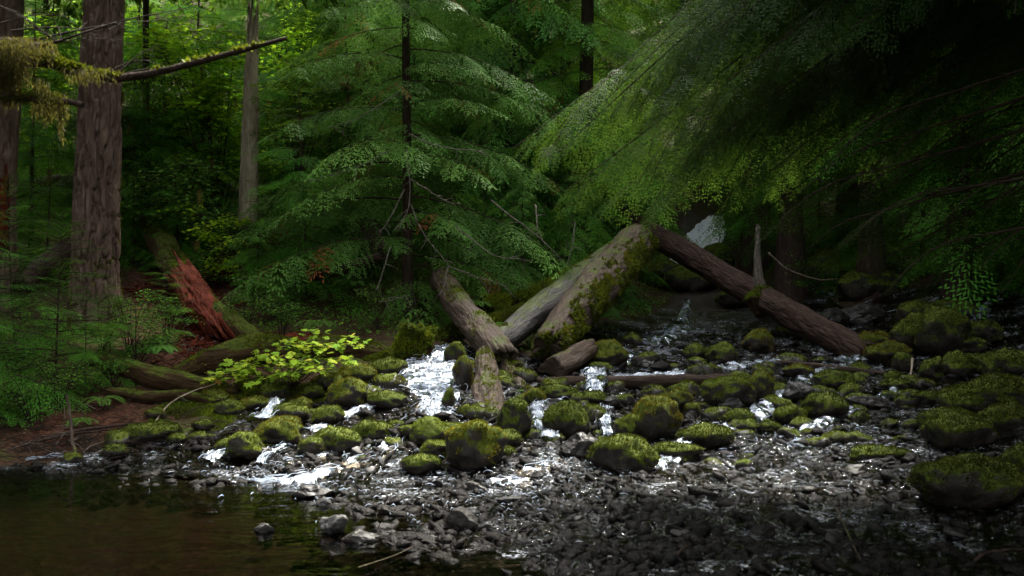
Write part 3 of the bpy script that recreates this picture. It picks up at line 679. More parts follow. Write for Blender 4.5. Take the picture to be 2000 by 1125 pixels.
for Y in (20, 23, 26.5, 31, 36, 42, 49, 57):
    for px in np.arange(-200, 2250, 2450/(11 if Y > 30 else 9)):
        p_ = px+rnd.uniform(-110, 110); YY = Y*rnd.uniform(.95, 1.08)
        if 180 < p_ < 560 and YY < 29 or 430 < p_ < 550 and YY < 31: continue
        if -100 < p_ < 620 and rnd.random() < (.5 if YY < 33 else .3): continue       # the sunny opening upper left
        if 1060 < p_ < 1180 and YY > 24: continue                            # the yellow light gap
        if 1290 < p_ < 1450 and YY < 30: continue                            # the fall
        if 1440 < p_ < 1560 and YY > 30: continue
        if YY < 22 and (420 < p_ < 560 or 1200 < p_ < 1700): continue
        plant(HB[rnd.random() < .45], p_, Y=YY, s=rnd.uniform(.45, .7) if p_ < 640 and YY < 38 else rnd.uniform(.7, 1.2), label='tall %s hemlock in the forest %s' % ('nearer' if YY < 28 else 'distant', zone(p_)), group=GB); n += 1
LM = 'young hemlock with layered drooping boughs under the forest edge'
GM = 'young hemlocks at the forest edge'
HT = conifer('hemlock_tree', 25, 3.6, 6.5, 90, 'far', matn='hemlock_shaded', tr=.26, lean=(.3, .2))  # tall hemlocks put in to shade the stream bed and right foreground
for px, Y, s, lb in ((1545, 20.5, 1, 'very tall dark hemlock added as shade just right of the grey dead stem'), (1475, 23.5, 1.05, 'very tall hemlock added as shade right of the small waterfall'), (1660, 22, 1, 'very tall hemlock added as shade above the black wet rocks'), (2180, 12.8, .9, 'very tall hemlock added as shade beyond the right edge, its boughs crossing the top corner')): plant(HT, px, Y=Y, s=s, label=lb, group=GB)
for px, Y, s in ( (1700, 19, 1.15), (1870, 17.5, 1.1), (2080, 15, 1.1)): plant(HB[1], px, Y=Y, s=s, label='dark tall hemlock added for shade %s' % ('just left of the small waterfall' if px < 1300 else 'behind the grey dead stem' if px < 1600 else 'behind the long log end' if px < 1800 else 'behind the right-hand boulder pile' if px < 2000 else 'just outside the right edge'), group=GB)  # more hemlocks put in to shade the right-hand boulders
for px, Y, s, k in ((300, 17.2, .75, 0), (400, 21, .6, 1), (60, 17, .9, 0), (-40, 16, .8, 0), (110, 20, 1., 0), (230, 18.5, .8, 1), (540, 23, .8, 0), (640, 19, .8, 0), (690, 17.5, .8, 1),
                    (700, 22, 1.1, 0), (900, 20, 1, 0), (1000, 22, 1., 0), (1100, 23, .8, 1), (1180, 21, .8, 0), (950, 17.5, .7, 1), (1020, 18.5, .7, 0), (1500, 24, 1, 0), (1600, 22, .9, 1), (1700, 21, .9, 0), (1800, 20, 1, 0), (1900, 18, .9, 0), (2000, 17, 1, 1), (1250, 25, .9, 0), (1450, 29, 1, 0), (260, 16, .6, 1), (350, 15.8, .55, 1), (420, 17.6, .6, 0), (310, 19, .8, 0), (530, 19.5, .7, 1), (240, 17.5, .7, 0), (90, 15.2, .6, 1), (380, 23, 1.1, 0), (260, 24, 1.1, 0), (480, 25, 1.1, 0), (140, 23, 1, 0), (20, 22, 1, 0)):
    plant(HM[k], px, Y=Y, s=s, label='%syoung hemlock with layered boughs %s' % ('small ' if s < .75 else '', zone(px)), group=GM)
plant(HM[1], 600, Y=15.0, s=.92, label='bushy young hemlock with fresh green boughs left of the big cedar', rz=1.)
plant(HM[1], 505, Y=14.6, s=.5, label='small hemlock above the mossy end of the red rotten log', rz=2.5)
plant(HM[1], 870, Y=15.8, s=.75, label='young hemlock squeezed against the right side of the cedar', rz=4)
SL = ['hemlock sapling standing over the water at the left, its thin dark stem visible', 'hemlock sapling leaning in from the left edge', 'low hemlock sapling behind the waterside one, at the left edge',
      'small dark hemlock sapling between the fir trunk and the red rotten wood', 'hemlock sapling right of the waterside one, boughs over the brown bank', 'tiny hemlock sapling at the foot of the big fir']
for (px, Y, s, rz), lb in zip(((105, 10.9, 1.0, .4), (-25, 10.4, 1.1, 2.), (30, 12.2, 1.1, 3.), (322, 12.5, .55, 1.), (165, 10.9, .6, 5.), (215, 12.2, .45, 2.)), SL): plant(SAP, px, Y=Y, s=s, label=lb, rz=rz)

# the big cedar in the middle with bare whitish twigs and dead rusty sprays
ced = conifer('cedar_tree', 13.5, 2.4, .35, 135, 'mid', 'cedar', 'cedar', tr=.085, lean=(-.1, .3), rust=.045, droop=.34, p=.42, pitch=(.35, 0.), gap=.23)
x, y, z = at(797, 620, 15.0); ced.location = (x, y, float(hz(x, y))-.1); ced['label'] = 'big western red cedar in the middle, feathery drooping sprays with rusty dead tips'
bt = MB()
for a, b, c in (((795, 290), (800, 400), (770, 450)), ((800, 395), (830, 460), (875, 520)), ((875, 520), (930, 540), (990, 560)), ((800, 350), (850, 380), (890, 400)), ((790, 370), (760, 430), (740, 455)),
                ((890, 440), (960, 495), (1040, 510)), ((765, 480), (745, 540), (735, 565)), ((800, 260), (850, 285), (950, 295)), ((1045, 400), (1050, 440), (1060, 470)), ((1125, 430), (1118, 480), (1105, 520)),
                ((740, 590), (765, 585), (800, 575)), ((780, 180), (700, 230), (640, 250)), ((875, 520), (868, 550), (860, 575)), ((600, 355), (690, 330), (770, 290)), ((960, 390), (1060, 470), (1100, 515))):
    Yt = 15.0-1.7; P = curve_pts([at(*a, Yt+rnd.uniform(-.1, .2)), at(*b, Yt-.1), at(*c, Yt-.2)], 12); P += fbm(P*6, 3, 3)[:, None]*.03; bt.tube(P, np.linspace(.009, .004, 12), 5)
    for k in (3, 6, 8, 10): e = P[k]+np.array([rnd.uniform(-.2, .2), rnd.uniform(-.1, .1), rnd.uniform(-.22, .05)]); bt.tube([P[k], (P[k]+e)/2+.01, e], [.005, .004, .002], 4)
o = link('dead_twigs', bt.mesh('dt'), M['twig']); o['label'] = 'bare whitish twigs'; bpy.context.view_layer.update(); o.parent = ced; o.matrix_parent_inverse = ced.matrix_world.inverted()
for px, Y, s, lb in ((985, 20, 1.7, 'cedar behind the dark gap, right of the big cedar'), (690, 17.5, .8, 'smaller cedar showing left of the big cedar'), (1130, 17.8, .42, 'low cedar growing over the mossy mounds above the grey logs'), (1020, 16.6, .36, 'low cedar bush behind the smooth grey log')): plant(CB, px, Y=Y, s=s, label=lb)

# ---------------------------------------------------------------- near hemlock hanging in from the right
nh = thing('hemlock_tree', 'near hemlock hanging its dark heavy boughs in from the upper right', 'tree')
me, Mw = log_mesh('nh_trunk', [(5.3, 6.6, -.3), (5.2, 6.7, 3), (5.1, 6.8, 7), (5, 7, 13)], [.34, .28, .22, .04], seg=60, n=200, rn=.05, seed=12, fis=.06)
o = link('trunk', me, M['dark_bark']); o.matrix_world = Mw; bpy.context.view_layer.update(); o.parent = nh
wd = MB(); lvf = Leaves(); Tn = tpls('close')
def arch(lv, a, b, sag, T, gap=.12, side=.25, twr=.012, q0=.16):
    a, b = np.asarray(a), np.asarray(b); L = np.linalg.norm(b-a); n = 26; s = np.linspace(0, 1, n)
    P = a+(b-a)*s[:, None]; P[:, 2] += sag*np.sin(s*np.pi); P[:, 2] += .3*fbm(np.c_[s*3, s*0+b[0]*7, s*0+b[2]*5], 3, 2)*np.sin(s*np.pi); P[:, 1] += .5*fbm(np.c_[s*2.5, s*0+b[2]*9, s*0+3], 2, 7)*s
    wd.tube(P, np.linspace(twr*(.5+L*.22), .004, n), 6); up = np.array([0, 0, 1.]); base = RG.uniform(.1, .8)
    for q in np.arange(q0, .985, gap/L):
        p = np.array([np.interp(q, s, P[:, k]) for k in range(3)]); j = min(n-2, int(q*(n-1))); tg = P[j+1]-P[j]; tg /= np.linalg.norm(tg)
        lat = np.cross(up, tg); lat /= np.linalg.norm(lat)
        for sg in (-1, 1):
            l = (side*L*(1-q)**.55*min(1, .35+1.2*q)+.16)*RG.uniform(.6, 1.2); an = R(RG.normal(40, 7)); dd = tg*math.cos(an)+lat*sg*math.sin(an); dd[2] += RG.normal(-.2, .08)
            if l > .75: bough(lv, wd, T, p, dd, l, .45, side=.34, gap=.11, twr=.004)
            else:
                t_, k = pick(T, l); lv.put(t_, k, p, dd, up+RG.normal(0, .1, 3), .3, np.clip(base+RG.normal(0, .12), 0, .9))
    t_, k = pick(T, .35); lv.put(t_, k, P[-2], P[-1]-P[-2], up, .3, base)
for (px, py, Y, sag, zt) in ((1000, 285, 8.2, .5, 5.2), (1035, 325, 8.6, .55, 5.0), (1090, 300, 7.8, .5, 5.6), (1100, 375, 8.3, .5, 4.6), (1180, 200, 7.6, .45, 6.0), (1230, 110, 7.4, .4, 6.2), (1310, 40, 7.2, .4, 6.4), (1400, 60, 7, .4, 6.0), (1420, 160, 6.7, .35, 5.0),
                            (1130, 370, 8.8, .5, 4.4), (1190, 400, 9, .5, 4.3), (1240, 320, 8, .5, 4.6), (1330, 315, 8.4, .4, 4.3), (1390, 280, 7.5, .4, 4.6), (1480, 230, 7, .35, 4.6), (1480, 350, 7.8, .4, 4.0), (1560, 330, 7.2, .3, 4.1), (1600, 180, 6.6, .3, 4.6),
                            (1560, 80, 6.4, .3, 5.2), (1660, 60, 6.2, .2, 5.0), (1700, 330, 6.8, .2, 3.7), (1650, 420, 7.4, .25, 3.3), (1750, 480, 7.6, .1, 3.0), (1900, 500, 7.2, .1, 2.7),
                            (1280, 200, 6.9, .5, 5.6), (1270, 425, 8.8, .5, 4.4), (1420, 385, 8.5, .4, 4.1), (1480, 430, 8.0, .35, 3.8), (1560, 440, 7.6, .3, 3.5), (1640, 490, 7.4, .25, 3.2), (1730, 510, 7.2, .2, 3.0), (1830, 530, 7, .15, 2.8), (1990, 480, 6.6, .1, 2.9), (1500, -40, 6.2, .3, 5.8), (1150, 250, 7.3, .5, 5.6)):
    if rnd.random() < .2 and py < 380: continue
    e = at(px, py-(0 if py < 400 else 8), Y); arch(lvf, (5.1+rnd.uniform(-.1, .1), 6.8, zt-.3), e, sag, Tn, gap=.17, q0=.9 if py > 600 else .16)
for (px, py, Y, zt) in ((1750, 215, 6.3, 3.9), (1735, 275, 6.4, 3.7), (1640, 352, 6.6, 3.4), (1690, 420, 6.5, 3.1), (1800, 380, 6.2, 2.9), (1860, 470, 6.2, 2.6)):
    e = at(px, py, Y); a = np.array([5.1, 6.8, zt]); mid = (a+e)/2-np.array([0, 0, .12]); P = curve_pts([a, mid, e], 24); wd.tube(P, np.linspace(.03, .005, 24), 6)
    for q in (8, 12, 15, 18, 21, 23): bough(lvf, wd, Tn, P[q], P[q]-P[q-1]+RG.normal(0, .015, 3), rnd.uniform(.3, .6), .4)
cv = Leaves()  # overhead crown, widened and thickened to shade the right foreground
for i in range(78):
    a = i*2.399; zz = 5.9+6.5*(i/78); bough(cv, wd, tpls('far'), (5.1, 6.8, zz), (math.cos(a), math.sin(a), .15), 4.2*(1-i/78)**.5+.5, .25, gap=.3)
link('boughs', lvf.mesh('nh_b'), M['hemlock_shaded'], nh); link('crown', cv.mesh('nh_c'), M['hemlock_shaded'], nh); link('branches', wd.mesh('nh_w'), M['dark_bark'], nh)

# unseen trees added round the place to keep it in shade
ST = thing('shade_conifer', 'unseen tall conifer added to keep the pool in shade', 'tree', group='unseen conifers added for shade')
me, Mw = log_mesh('st_trunk', [(0, 0, -.5), (.1, 0, 6), (0, .1, 14), (0, 0, 24)], [.45, .36, .25, .04], seg=30, n=60, rn=.05, seed=15)
o = link('trunk', me, M['dark_bark']); o.matrix_world = Mw; bpy.context.view_layer.update(); o.parent = ST
tall_crown(ST, 0, 4.5, 24, 4.2, 84)
first = True
for (x, y, s) in ((-12, 3, 1), (-8, -1, .9), (-17, 7, 1), (-16, -2, 1), (-11.8, 9.5, .85), (-15, 15, .9), (-26, 14, 1), (9.5, 3, .95), (11, 10.5, .9), (10.6, 17, .9), (12.5, 12.5, 1), (13.5, 15, .9), (14, 6, 1), (9, -3, 1), (1, -8, .9), (-5, -9, 1), (8.2, 1.2, .8),  (5.8, -1.2, .9),
                  (13, 19, .8), (14, -3, 1), (10, -9, 1), (-10, -9, 1), (18, 11, 1), (5.6, -5, .9)):
    z = float(hz(x, y)) - .1
    if first: ST.location = (x, y, z); ST.scale = (s, s, s); first = False
    else: dup(ST, (x, y, z), rnd.uniform(0, 6.28), s)

# ---------------------------------------------------------------- broad-leaved shrubs
def maple(name, label, cat, base, tips, matn, nl, size, spread=.28, tpl=LP5, flat=.3, layers=4, stemr=.012, drop=.1, tint=None, barkm='stem'):
    root = thing(name, label, cat); wd = MB(); P = []
    for tp in tips:
        tp = np.asarray(tp, float); m_ = base*.45+tp*.55; m_[2] += .12*np.linalg.norm(tp-base); C3 = curve_pts([base, m_, tp], 16); wd.tube(C3, np.linspace(stemr, .003, 16), 5)
        for k in range(layers):
            q = rnd.uniform(.5, 1.); p = C3[int(q*15)]; ang = rnd.uniform(0, 6.28); e = p+np.array([math.cos(ang), math.sin(ang), rnd.uniform(-.25, .1)])*spread*rnd.uniform(.5, 1.2)
            wd.tube([p, (p+e)/2+np.array([0, 0, .02]), e], [.004, .003, .002], 4)
            n = max(3, int(nl/len(tips)/layers)); t_ = RG.random(n)[:, None]; pt = p+(e-p)*t_+RG.normal(0, 1, (n, 3))*np.array([spread*.3, spread*.3, spread*.1]); P.append(pt)
            if size > .05:
                for c in pt[:12]: wd.tube([p+(e-p)*.6, c], [.002, .0015], 3)
    P = np.concatenate(P); link('stems', wd.mesh('st'), M[barkm], root); leafy(root, matn, P, size, tpl, flat); return root
b = at(570, 790, 11.0); b[2] = float(hz(b[0], b[1]))
maple('vine_maple', 'low yellow-green maple shrub spreading big lobed leaves over the mossy bank', 'shrub', b,
      [at(t[0], t[1]-26-rnd.uniform(0, 16), t[2]) for t in ((365, 795, 10.6), (395, 765, 10.7), (430, 770, 10.8), (455, 745, 10.8), (490, 735, 10.9), (520, 715, 10.9), (548, 690, 11), (585, 685, 11.1), (610, 690, 10.9), (640, 700, 11), (665, 715, 10.8), (695, 700, 11.2), (700, 735, 10.8), (560, 730, 10.6), (600, 725, 10.6), (470, 775, 10.6), (540, 760, 10.6), (620, 745, 10.6))],
      'maple_yellow', 450, .08, .27, LP7, .35, 3, .008)
maple('vine_maple', 'tall sunlit vine maple with bright green leaves hanging left of the grey snag', 'shrub', at(425, 470, 17.6), [at(*t) for t in ((300, 60, 17), (340, 30, 18.5), (380, 60, 18), (430, 45, 18), (465, 60, 17.8), (350, 120, 18.2), (400, 130, 18), (440, 100, 18), (380, 190, 18), (420, 220, 18), (455, 180, 17.8), (350, 270, 18), (400, 290, 18), (455, 260, 18), (300, 180, 18.5), (470, 300, 17.8), (260, 20, 19), (320, 220, 18.2), (500, 290, 18))],
      'maple', 6500, .08, .6, LP5, .3, 9, .02)
maple('vine_maple', 'pale green vine maple in flat layers right of the grey snag', 'shrub', at(580, 380, 17.6), [at(*t) for t in ((560, 130, 17), (590, 110, 17.2), (620, 160, 17), (640, 190, 17), (560, 200, 16.9), (600, 230, 17), (640, 240, 17), (530, 180, 17), (575, 160, 17), (545, 240, 17))],
      'maple_yellow', 1600, .06, .45, LP5, .3, 8, .015)
maple('vine_maple', 'small bright vine maple beside the foot of the grey snag', 'shrub', at(440, 590, 15.5), [at(*t) for t in ((400, 440, 15), (430, 420, 15.2), (455, 460, 15), (410, 500, 15), (380, 400, 15.3), (440, 520, 15), (470, 400, 15.5))], 'maple', 700, .05, .35, LP5, .35, 6, .01)
for (px, py, Y, s, lb) in ((250, 620, 12.1, 1, 'fine-leaved green huckleberry bush at the right foot of the fir trunk'), (330, 640, 12.6, .8, 'small leafy bush before the red rotten wood'), (265, 690, 11.7, .9, 'dark leafy bush on the bank above the brown root'),
                          (200, 600, 12.2, .7, 'thin leafy bush against the fir trunk'), (530, 610, 13.6, .9, 'leafy bush above the horizontal mossy log'), (400, 560, 15, .8, 'leafy bush beside the leaning red log'), (550, 640, 12.8, .7, 'low fresh green bush just behind the mossy log'),
                          (1590, 470, 20, 1.3, 'leafy bush on the dark mossy slope right of the thin grey stem'), (1130, 470, 18, 1, 'leafy bush hanging over the grey logs'), (470, 500, 15.5, 1, 'leafy bush under the small hemlock left of the cedar'), (30, 720, 10.8, .8, 'leafy bush low at the left edge'),
                          (60, 480, 15, 1, 'leafy bush left of the fir trunk'), (1040, 440, 17, 1.1, 'leafy bush in the shade right of the cedar'), (740, 610, 13.4, .8, 'dark leafy bush under the cedar'), (120, 765, 10.4, .7, 'leafy bush under the waterside sapling'), (225, 745, 10.9, .5, 'small bush rooted between the bank logs'), (60, 800, 10, .6, 'scrubby bush on the bank nearest the left edge'), (480, 640, 12.9, .7, 'leafy bush beside the mossy foot of the rotten log')):
    b = at(px, py+50, Y); b[2] = float(hz(b[0], b[1])); r = .33*s
    maple('leafy_bush', lb, 'bush', b, [b+np.array([rnd.uniform(-1, 1)*r*1.3, rnd.uniform(-.8, .8)*r, rnd.uniform(.5, 1.5)*r*1.7]) for _ in range(10)], 'shrub', int(1100*s), .034, .2*s, LPs, .6, 7, .006)

maple('vine_maple', 'distant sunlit yellow-green maple seen between the fir trunk and the limb tip', 'shrub', at(230, 300, 25), [at(rnd.uniform(90, 440), rnd.uniform(-40, 140), rnd.uniform(23.5, 26)) for _ in range(26)], 'maple', 5200, .1, .9, LP5, .3, 8, .02)
maple('vine_maple', 'yellow-green shrub added for the glow of the light gap beyond the cedar', 'shrub', at(1125, 260, 33), [at(rnd.uniform(1080, 1180), rnd.uniform(110, 215), rnd.uniform(32, 34)) for _ in range(14)], 'maple_yellow', 2600, .11, .6, LP5, .3, 6, .02)  # yellow leaf colour stands in for sunlight in the gap
maple('vine_maple', 'green maple foliage filling the top edge right of the cedar', 'shrub', at(1200, 260, 30), [at(rnd.uniform(950, 1350), rnd.uniform(-40, 90), rnd.uniform(28, 31)) for _ in range(20)], 'maple', 3600, .1, .8, LP5, .3, 7, .02)
maple('vine_maple', 'green-gold maple layers left of the great fir trunk', 'shrub', at(60, 400, 20), [at(rnd.uniform(40, 145), rnd.uniform(-20, 260), rnd.uniform(18.5, 20.5)) for _ in range(16)], 'maple', 2600, .08, .6, LP5, .3, 7, .02)
maple('vine_maple', 'bright maple layers above and right of the limb tip', 'shrub', at(600, 380, 22), [at(rnd.uniform(540, 720), rnd.uniform(-30, 110), rnd.uniform(20, 22)) for _ in range(14)], 'maple', 2200, .08, .6, LP5, .3, 7, .02)
maple('vine_maple', 'loose green maple sprays between fir trunk and snag at mid height', 'shrub', at(330, 520, 16.5), [at(rnd.uniform(260, 470), rnd.uniform(280, 420), rnd.uniform(15.3, 16.5)) for _ in range(12)], 'shrub', 1500, .06, .5, LP5, .3, 7, .012)
# ferns
def fern(px, py, s, label, Y=None):
    x, y, z = G(px, py) if Y is None else wp(px, py, Y); root = thing('fern', label, 'fern', (x, y, z)); Q = []; T = []
    for i in range(9):
        a = i/9*6.28+rnd.uniform(-.3, .3); L = s*rnd.uniform(.7, 1.1); u = np.linspace(.1, 1, 22); px_ = np.c_[np.cos(a)*u*L*.8, np.sin(a)*u*L*.8, L*(.75*u-.75*u*u)+.02]
        tg = np.gradient(px_, axis=0); tg /= np.linalg.norm(tg, axis=1)[:, None]; lat = np.cross(tg, [0, 0, 1.]); lat /= np.linalg.norm(lat, axis=1)[:, None]
        for sg in (-1, 1):
            d = lat*sg*.9+tg*.35; Q.append(leaflet(px_, d, tg, .26*L*np.sin(u*2.9)*.8+.01, np.full(22, .022*L*2.2))); T.append(np.full(22, rnd.random()))
    link('fronds', quads_mesh('fern', np.concatenate(Q), np.concatenate(T)), M['fern'], root)
for px, py, s, lb, Y in ((200, 790, .3, 'fern on the brown bank below the snaking log', 10.4), (310, 690, .35, 'fern beside the dark leafy bank bush', 11.6), (620, 640, .4, 'fern just behind the red-topped mossy log', 12.6), (160, 830, .25, 'small fern over the dark bank sticks', 9.9), (1005, 770, .17, 'small fern between the rotten post and the mossy root', 11.2), (985, 640, .3, 'fern tuft beside the broken log', 13.4), (930, 600, .35, 'fern above the upper end of the broken log', 14.2), (500, 560, .5, 'sword fern on the slope right of the leaning red log', 14.8), (1230, 440, .5, 'fern on the slope behind the hanging boughs', 20), (690, 560, .4, 'fern in the shadow under the cedar', 14.5)): fern(px, py, s, lb, Y)
# leafy ground cover over the slope
P = []
while len(P) < 22000:
    Y = rnd.uniform(11, 40); px = rnd.uniform(-100, 2100); x = (px-CX)/F*Y
    P.append((x, Y))
P = np.array(P); zz = hz(P[:, 0], P[:, 1]); bd = hz(P[:, 0], P[:, 1], BED); rd = hz(P[:, 0], P[:, 1], RED); k = (bd < .2) & (rd < .25) & (fbm(np.c_[P*.8, zz*0], 3, 4) > -.12)
P3 = np.c_[P, zz][k]; n = len(P3); cl = np.repeat(P3, 7, 0)+RG.normal(0, 1, (n*7, 3))*np.array([.1, .1, .05])+np.array([0, 0, .1])
V, T_ = leaves_at(cl, .06, RG, LPs, .7); tag(link('ground_cover', quads_mesh('gc', V, T_, 3), M['shrub']), 'low green leafy undergrowth covering the forest floor of the slope', 'undergrowth', kind='stuff')
# ---------------------------------------------------------------- logs
log('fallen_log', 'broken brown and grey bark log pointing down from the foot of the cedar', 'log', [at(862, 545, 14.4), at(900, 605, 13.2), at(945, 655, 12.5), at(982, 700, 12.0)], [.17, .19, .2, .19], 'rot_bark', moss=(1.05, .025, 7000), seg=70, rn=.14, seed=21, ends=(.05, .16), fis=.09, fscale=18)
log('fallen_log', 'smooth wet grey log, left one of the leaning pair', 'log', [at(968, 674, 12.5), at(1050, 610, 13.6), at(1130, 548, 14.9), at(1215, 485, 16.8)], [.15, .2, .21, .2], 'grey_wood', moss=(1.35, .025, 6000), seg=60, rn=.09, seed=22, ends=(.12, .05), fis=.03)
log('fallen_log', 'thick cracked log with mossy flank, right one of the leaning pair', 'log', [at(1072, 672, 12.4), at(1125, 605, 13.4), at(1175, 550, 14.5), at(1244, 474, 16.6)], [.2, .28, .31, .31], 'rot_bark', moss=(1.6, .03, 7000), seg=80, rn=.12, seed=23, ends=(.1, .05), fis=.07, fscale=12)
bigC = bpy.data.objects['fallen_log.002']
add_moss(bigC, lambda P, n: (np.array((n@np.array(bigC.matrix_world.to_3x3()).T))[:, 0] > .55) & (fbm(P*5, 3, 3) > -.1), 9000, .045, hang=.6)
log('fallen_log', 'long straight reddish-brown log running down to the right below the waterfall', 'log', [at(1140, 380, 21.5), at(1310, 478, 18.6), at(1500, 590, 16.2), at(1690, 694, 14.0)], [.2, .215, .22, .2], 'red_bark', moss=(1.45, .02, 4000), seg=80, rn=.12, seed=24, ends=(.05, .2), fis=.1, fscale=15)
rl = log('rotten_log', 'dark mossy log leaning downhill with its middle rotted to bright red wood', 'log', [at(285, 410, 17), at(335, 510, 15), at(400, 600, 13.5), at(455, 640, 12.8), at(512, 676, 12.2)], [.2, .21, .2, .17, .14], 'moss_log', moss=(.75, .025, 7000), seg=60, rn=.14, seed=25, ends=(.05, .15), fis=.06)
bpy.context.view_layer.update()
log('rotten_wood', None, None, [at(362, 545, 14.0), at(395, 600, 13.3), at(425, 640, 12.75)], [.19, .225, .16], 'red_rot', parent=rl, seg=60, rn=.3, seed=26, ends=(.3, .35), fis=.16, fscale=26)
def chips(name, label, areas, n, matn, L=(.05, .22), r=.006, cat='wood chips', kind='stuff', lift=.02):
    m_ = MB()
    for _ in range(n):
        a = rnd.choice(areas); px = rnd.gauss(a[0], a[2]); py = rnd.gauss(a[1], a[3]); x, y, z = G(px, py); z = float(hz(x, y))
        l = rnd.uniform(*L); an = rnd.uniform(0, 6.28); d = np.array([math.cos(an), math.sin(an), rnd.uniform(-.2, .5)])*l/2; p = np.array([x, y, z+lift+rnd.random()*.03])
        m_.tube([p-d, p+np.array([0, 0, rnd.uniform(-.2, .2)*l]), p+d], [r*.7, r*rnd.uniform(.6, 1.6), r*.4], 4)
    return tag(link(name, m_.mesh(name, False), M[matn]), label, cat, kind=kind)
chips('wood_chips', 'splintered red rotten wood strewn below the leaning log', [(395, 620, 28, 30), (400, 670, 35, 20), (420, 640, 20, 20), (300, 585, 25, 12), (560, 668, 30, 5), (440, 545, 20, 8)], 1500, 'red_rot', r=.011)
chips('forest_litter', 'dead twigs and needles lying over the brown bank', [(250, 800, 120, 35), (110, 880, 80, 15), (330, 700, 60, 20), (350, 600, 80, 30), (300, 860, 100, 20), (60, 850, 60, 30)], 900, 'stem', (.08, .5), .004, 'litter')
chips('pale_twigs', 'pale bare twigs scattered on the bank', [(300, 640, 50, 30), (90, 880, 60, 20), (400, 690, 40, 15), (170, 850, 60, 25)], 70, 'twig', (.12, .5), .004, 'twigs')
ml = log('mossy_log', 'long low mossy log lying level behind the yellow-green maple, red rot on its top', 'log', [at(340, 738, 11.3), at(400, 712, 11.4), at(480, 690, 11.6), at(560, 682, 11.8), at(650, 680, 12), at(720, 688, 12.2), at(780, 700, 12.4)], [.1, .17, .19, .15, .14, .15, .1], 'moss_log', moss=(.75, .025, 11000), seg=60, rn=.16, seed=27, ends=(.12, .1), fis=.08)
bpy.context.view_layer.update()
log('rotten_wood', None, None, [at(535, 672, 11.78), at(575, 668, 11.85), at(622, 668, 11.95)], [.07, .1, .06], 'red_rot', parent=ml, seg=40, rn=.3, seed=28, ends=(.12, .12), fis=.14, fscale=24)
log('mossy_log', 'brown root-like log snaking along the bank left of the long mossy log', 'log', [at(170, 700, 11.5), at(250, 722, 11.2), at(320, 742, 11), at(385, 752, 10.9), at(460, 768, 10.8)], [.07, .12, .13, .11, .06], 'moss_log', moss=(.95, .02, 7000), seg=50, rn=.14, seed=29, fis=.06)
log('mossy_log', 'lower thin brown root below the snaking bank log', 'log', [at(215, 765, 10.7), at(290, 775, 10.6), at(360, 772, 10.6), at(420, 785, 10.5)], [.05, .07, .06, .03], 'moss_log', moss=(1.2, .018, 6000), seg=36, rn=.15, seed=30)
log('rotten_post', 'upright grey-brown rotten wood post with mossy foot below the broken log', 'dead wood', [at(950, 688, 12.2), at(952, 760, 11.2), at(956, 838, 10.3)], [.13, .16, .2], 'rot_bark', moss=(1.15, .025, 7000), seg=70, rn=.22, seed=31, ends=(.05, .2), fis=.14, fscale=24)
log('tree_root', 'mossy root curving down right of the rotten post', 'root', [at(985, 715, 12), at(1010, 745, 11.6), at(1032, 780, 11.2), at(1040, 815, 10.8)], [.09, .075, .08, .07], 'rot_bark', moss=(.7, .025, 9000), seg=40, rn=.2, seed=32)
log('tree_stump', 'dark mossy knot of wood at the broken end of the bark log', 'dead wood', [at(965, 722, 12.3), at(1005, 722, 11.9)], [.12, .1], 'rot_bark', moss=(.2, .03, 9000), seg=40, rn=.3, seed=33, ends=(.05, .05))
log('mossy_stump', 'squat golden-mossed stump above the left edge of the white cascade', 'stump', [at(800, 710, 12.3), at(815, 650, 12.3)], [.27, .2], 'moss_log', moss=(-.1, .035, 12000), seg=60, rn=.3, seed=34, ends=(.05, .08))
log('mossy_log', 'short mossy log end between the maple shrub and the golden stump', 'log', [at(690, 720, 12.1), at(770, 705, 12.0)], [.1, .13], 'moss_log', moss=(.1, .03, 12000), seg=50, rn=.15, seed=35)
log('mossy_log', 'mossy log end behind the golden stump', 'log', [at(830, 680, 13), at(905, 640, 13.6)], [.14, .12], 'moss_log', moss=(.2, .03, 12000), seg=50, rn=.15, seed=36)
log('mossy_log', 'mossy ridge log just left of the smooth grey log', 'log', [at(950, 610, 14.6), at(1050, 585, 15.4), at(1180, 512, 17.3)], [.2, .22, .18], 'moss_log', moss=(-.2, .04, 9000), seg=60, rn=.22, seed=37)
log('mossy_log', 'second mossy ridge, lower, between fern and smooth grey log', 'log', [at(930, 640, 14), at(1000, 625, 14.2), at(1060, 600, 14.6)], [.15, .18, .12], 'moss_log', moss=(-.2, .04, 9000), seg=60, rn=.22, seed=38)
log('fallen_log', 'thin dark log half hidden under the left side of the cedar', 'log', [at(595, 545, 15), at(670, 525, 14.6), at(745, 500, 14.4)], [.075, .08, .07], 'dark_bark', seg=30, rn=.1, seed=39)
log('fallen_log', 'reddish bark trunk piece leaning behind the left of the cedar', 'log', [at(680, 390, 18), at(715, 450, 17), at(745, 505, 16)], [.2, .21, .19], 'red_bark', seg=50, rn=.12, seed=40, fis=.08)
log('fallen_log', 'dark brown log lying across the slope left of the fir trunk', 'log', [at(40, 560, 13.6), at(90, 515, 14.4), at(150, 470, 15.4)], [.12, .14, .13], 'red_bark', seg=40, rn=.12, seed=41)
log('fallen_log', 'black log lying level behind the fir trunk at the left edge', 'log', [at(0, 375, 18), at(150, 350, 18.4)], [.16, .15], 'dark_bark', seg=40, rn=.12, seed=42)
log('sunken_log', 'dark waterlogged log damming the stream, water spilling over it', 'log', [at(1045, 748, 11.75), at(1230, 747, 11.8), at(1435, 742, 12.0)], [.07, .085, .07], 'dark_bark', moss=(1.5, .02, 5000), seg=40, rn=.1, seed=43)
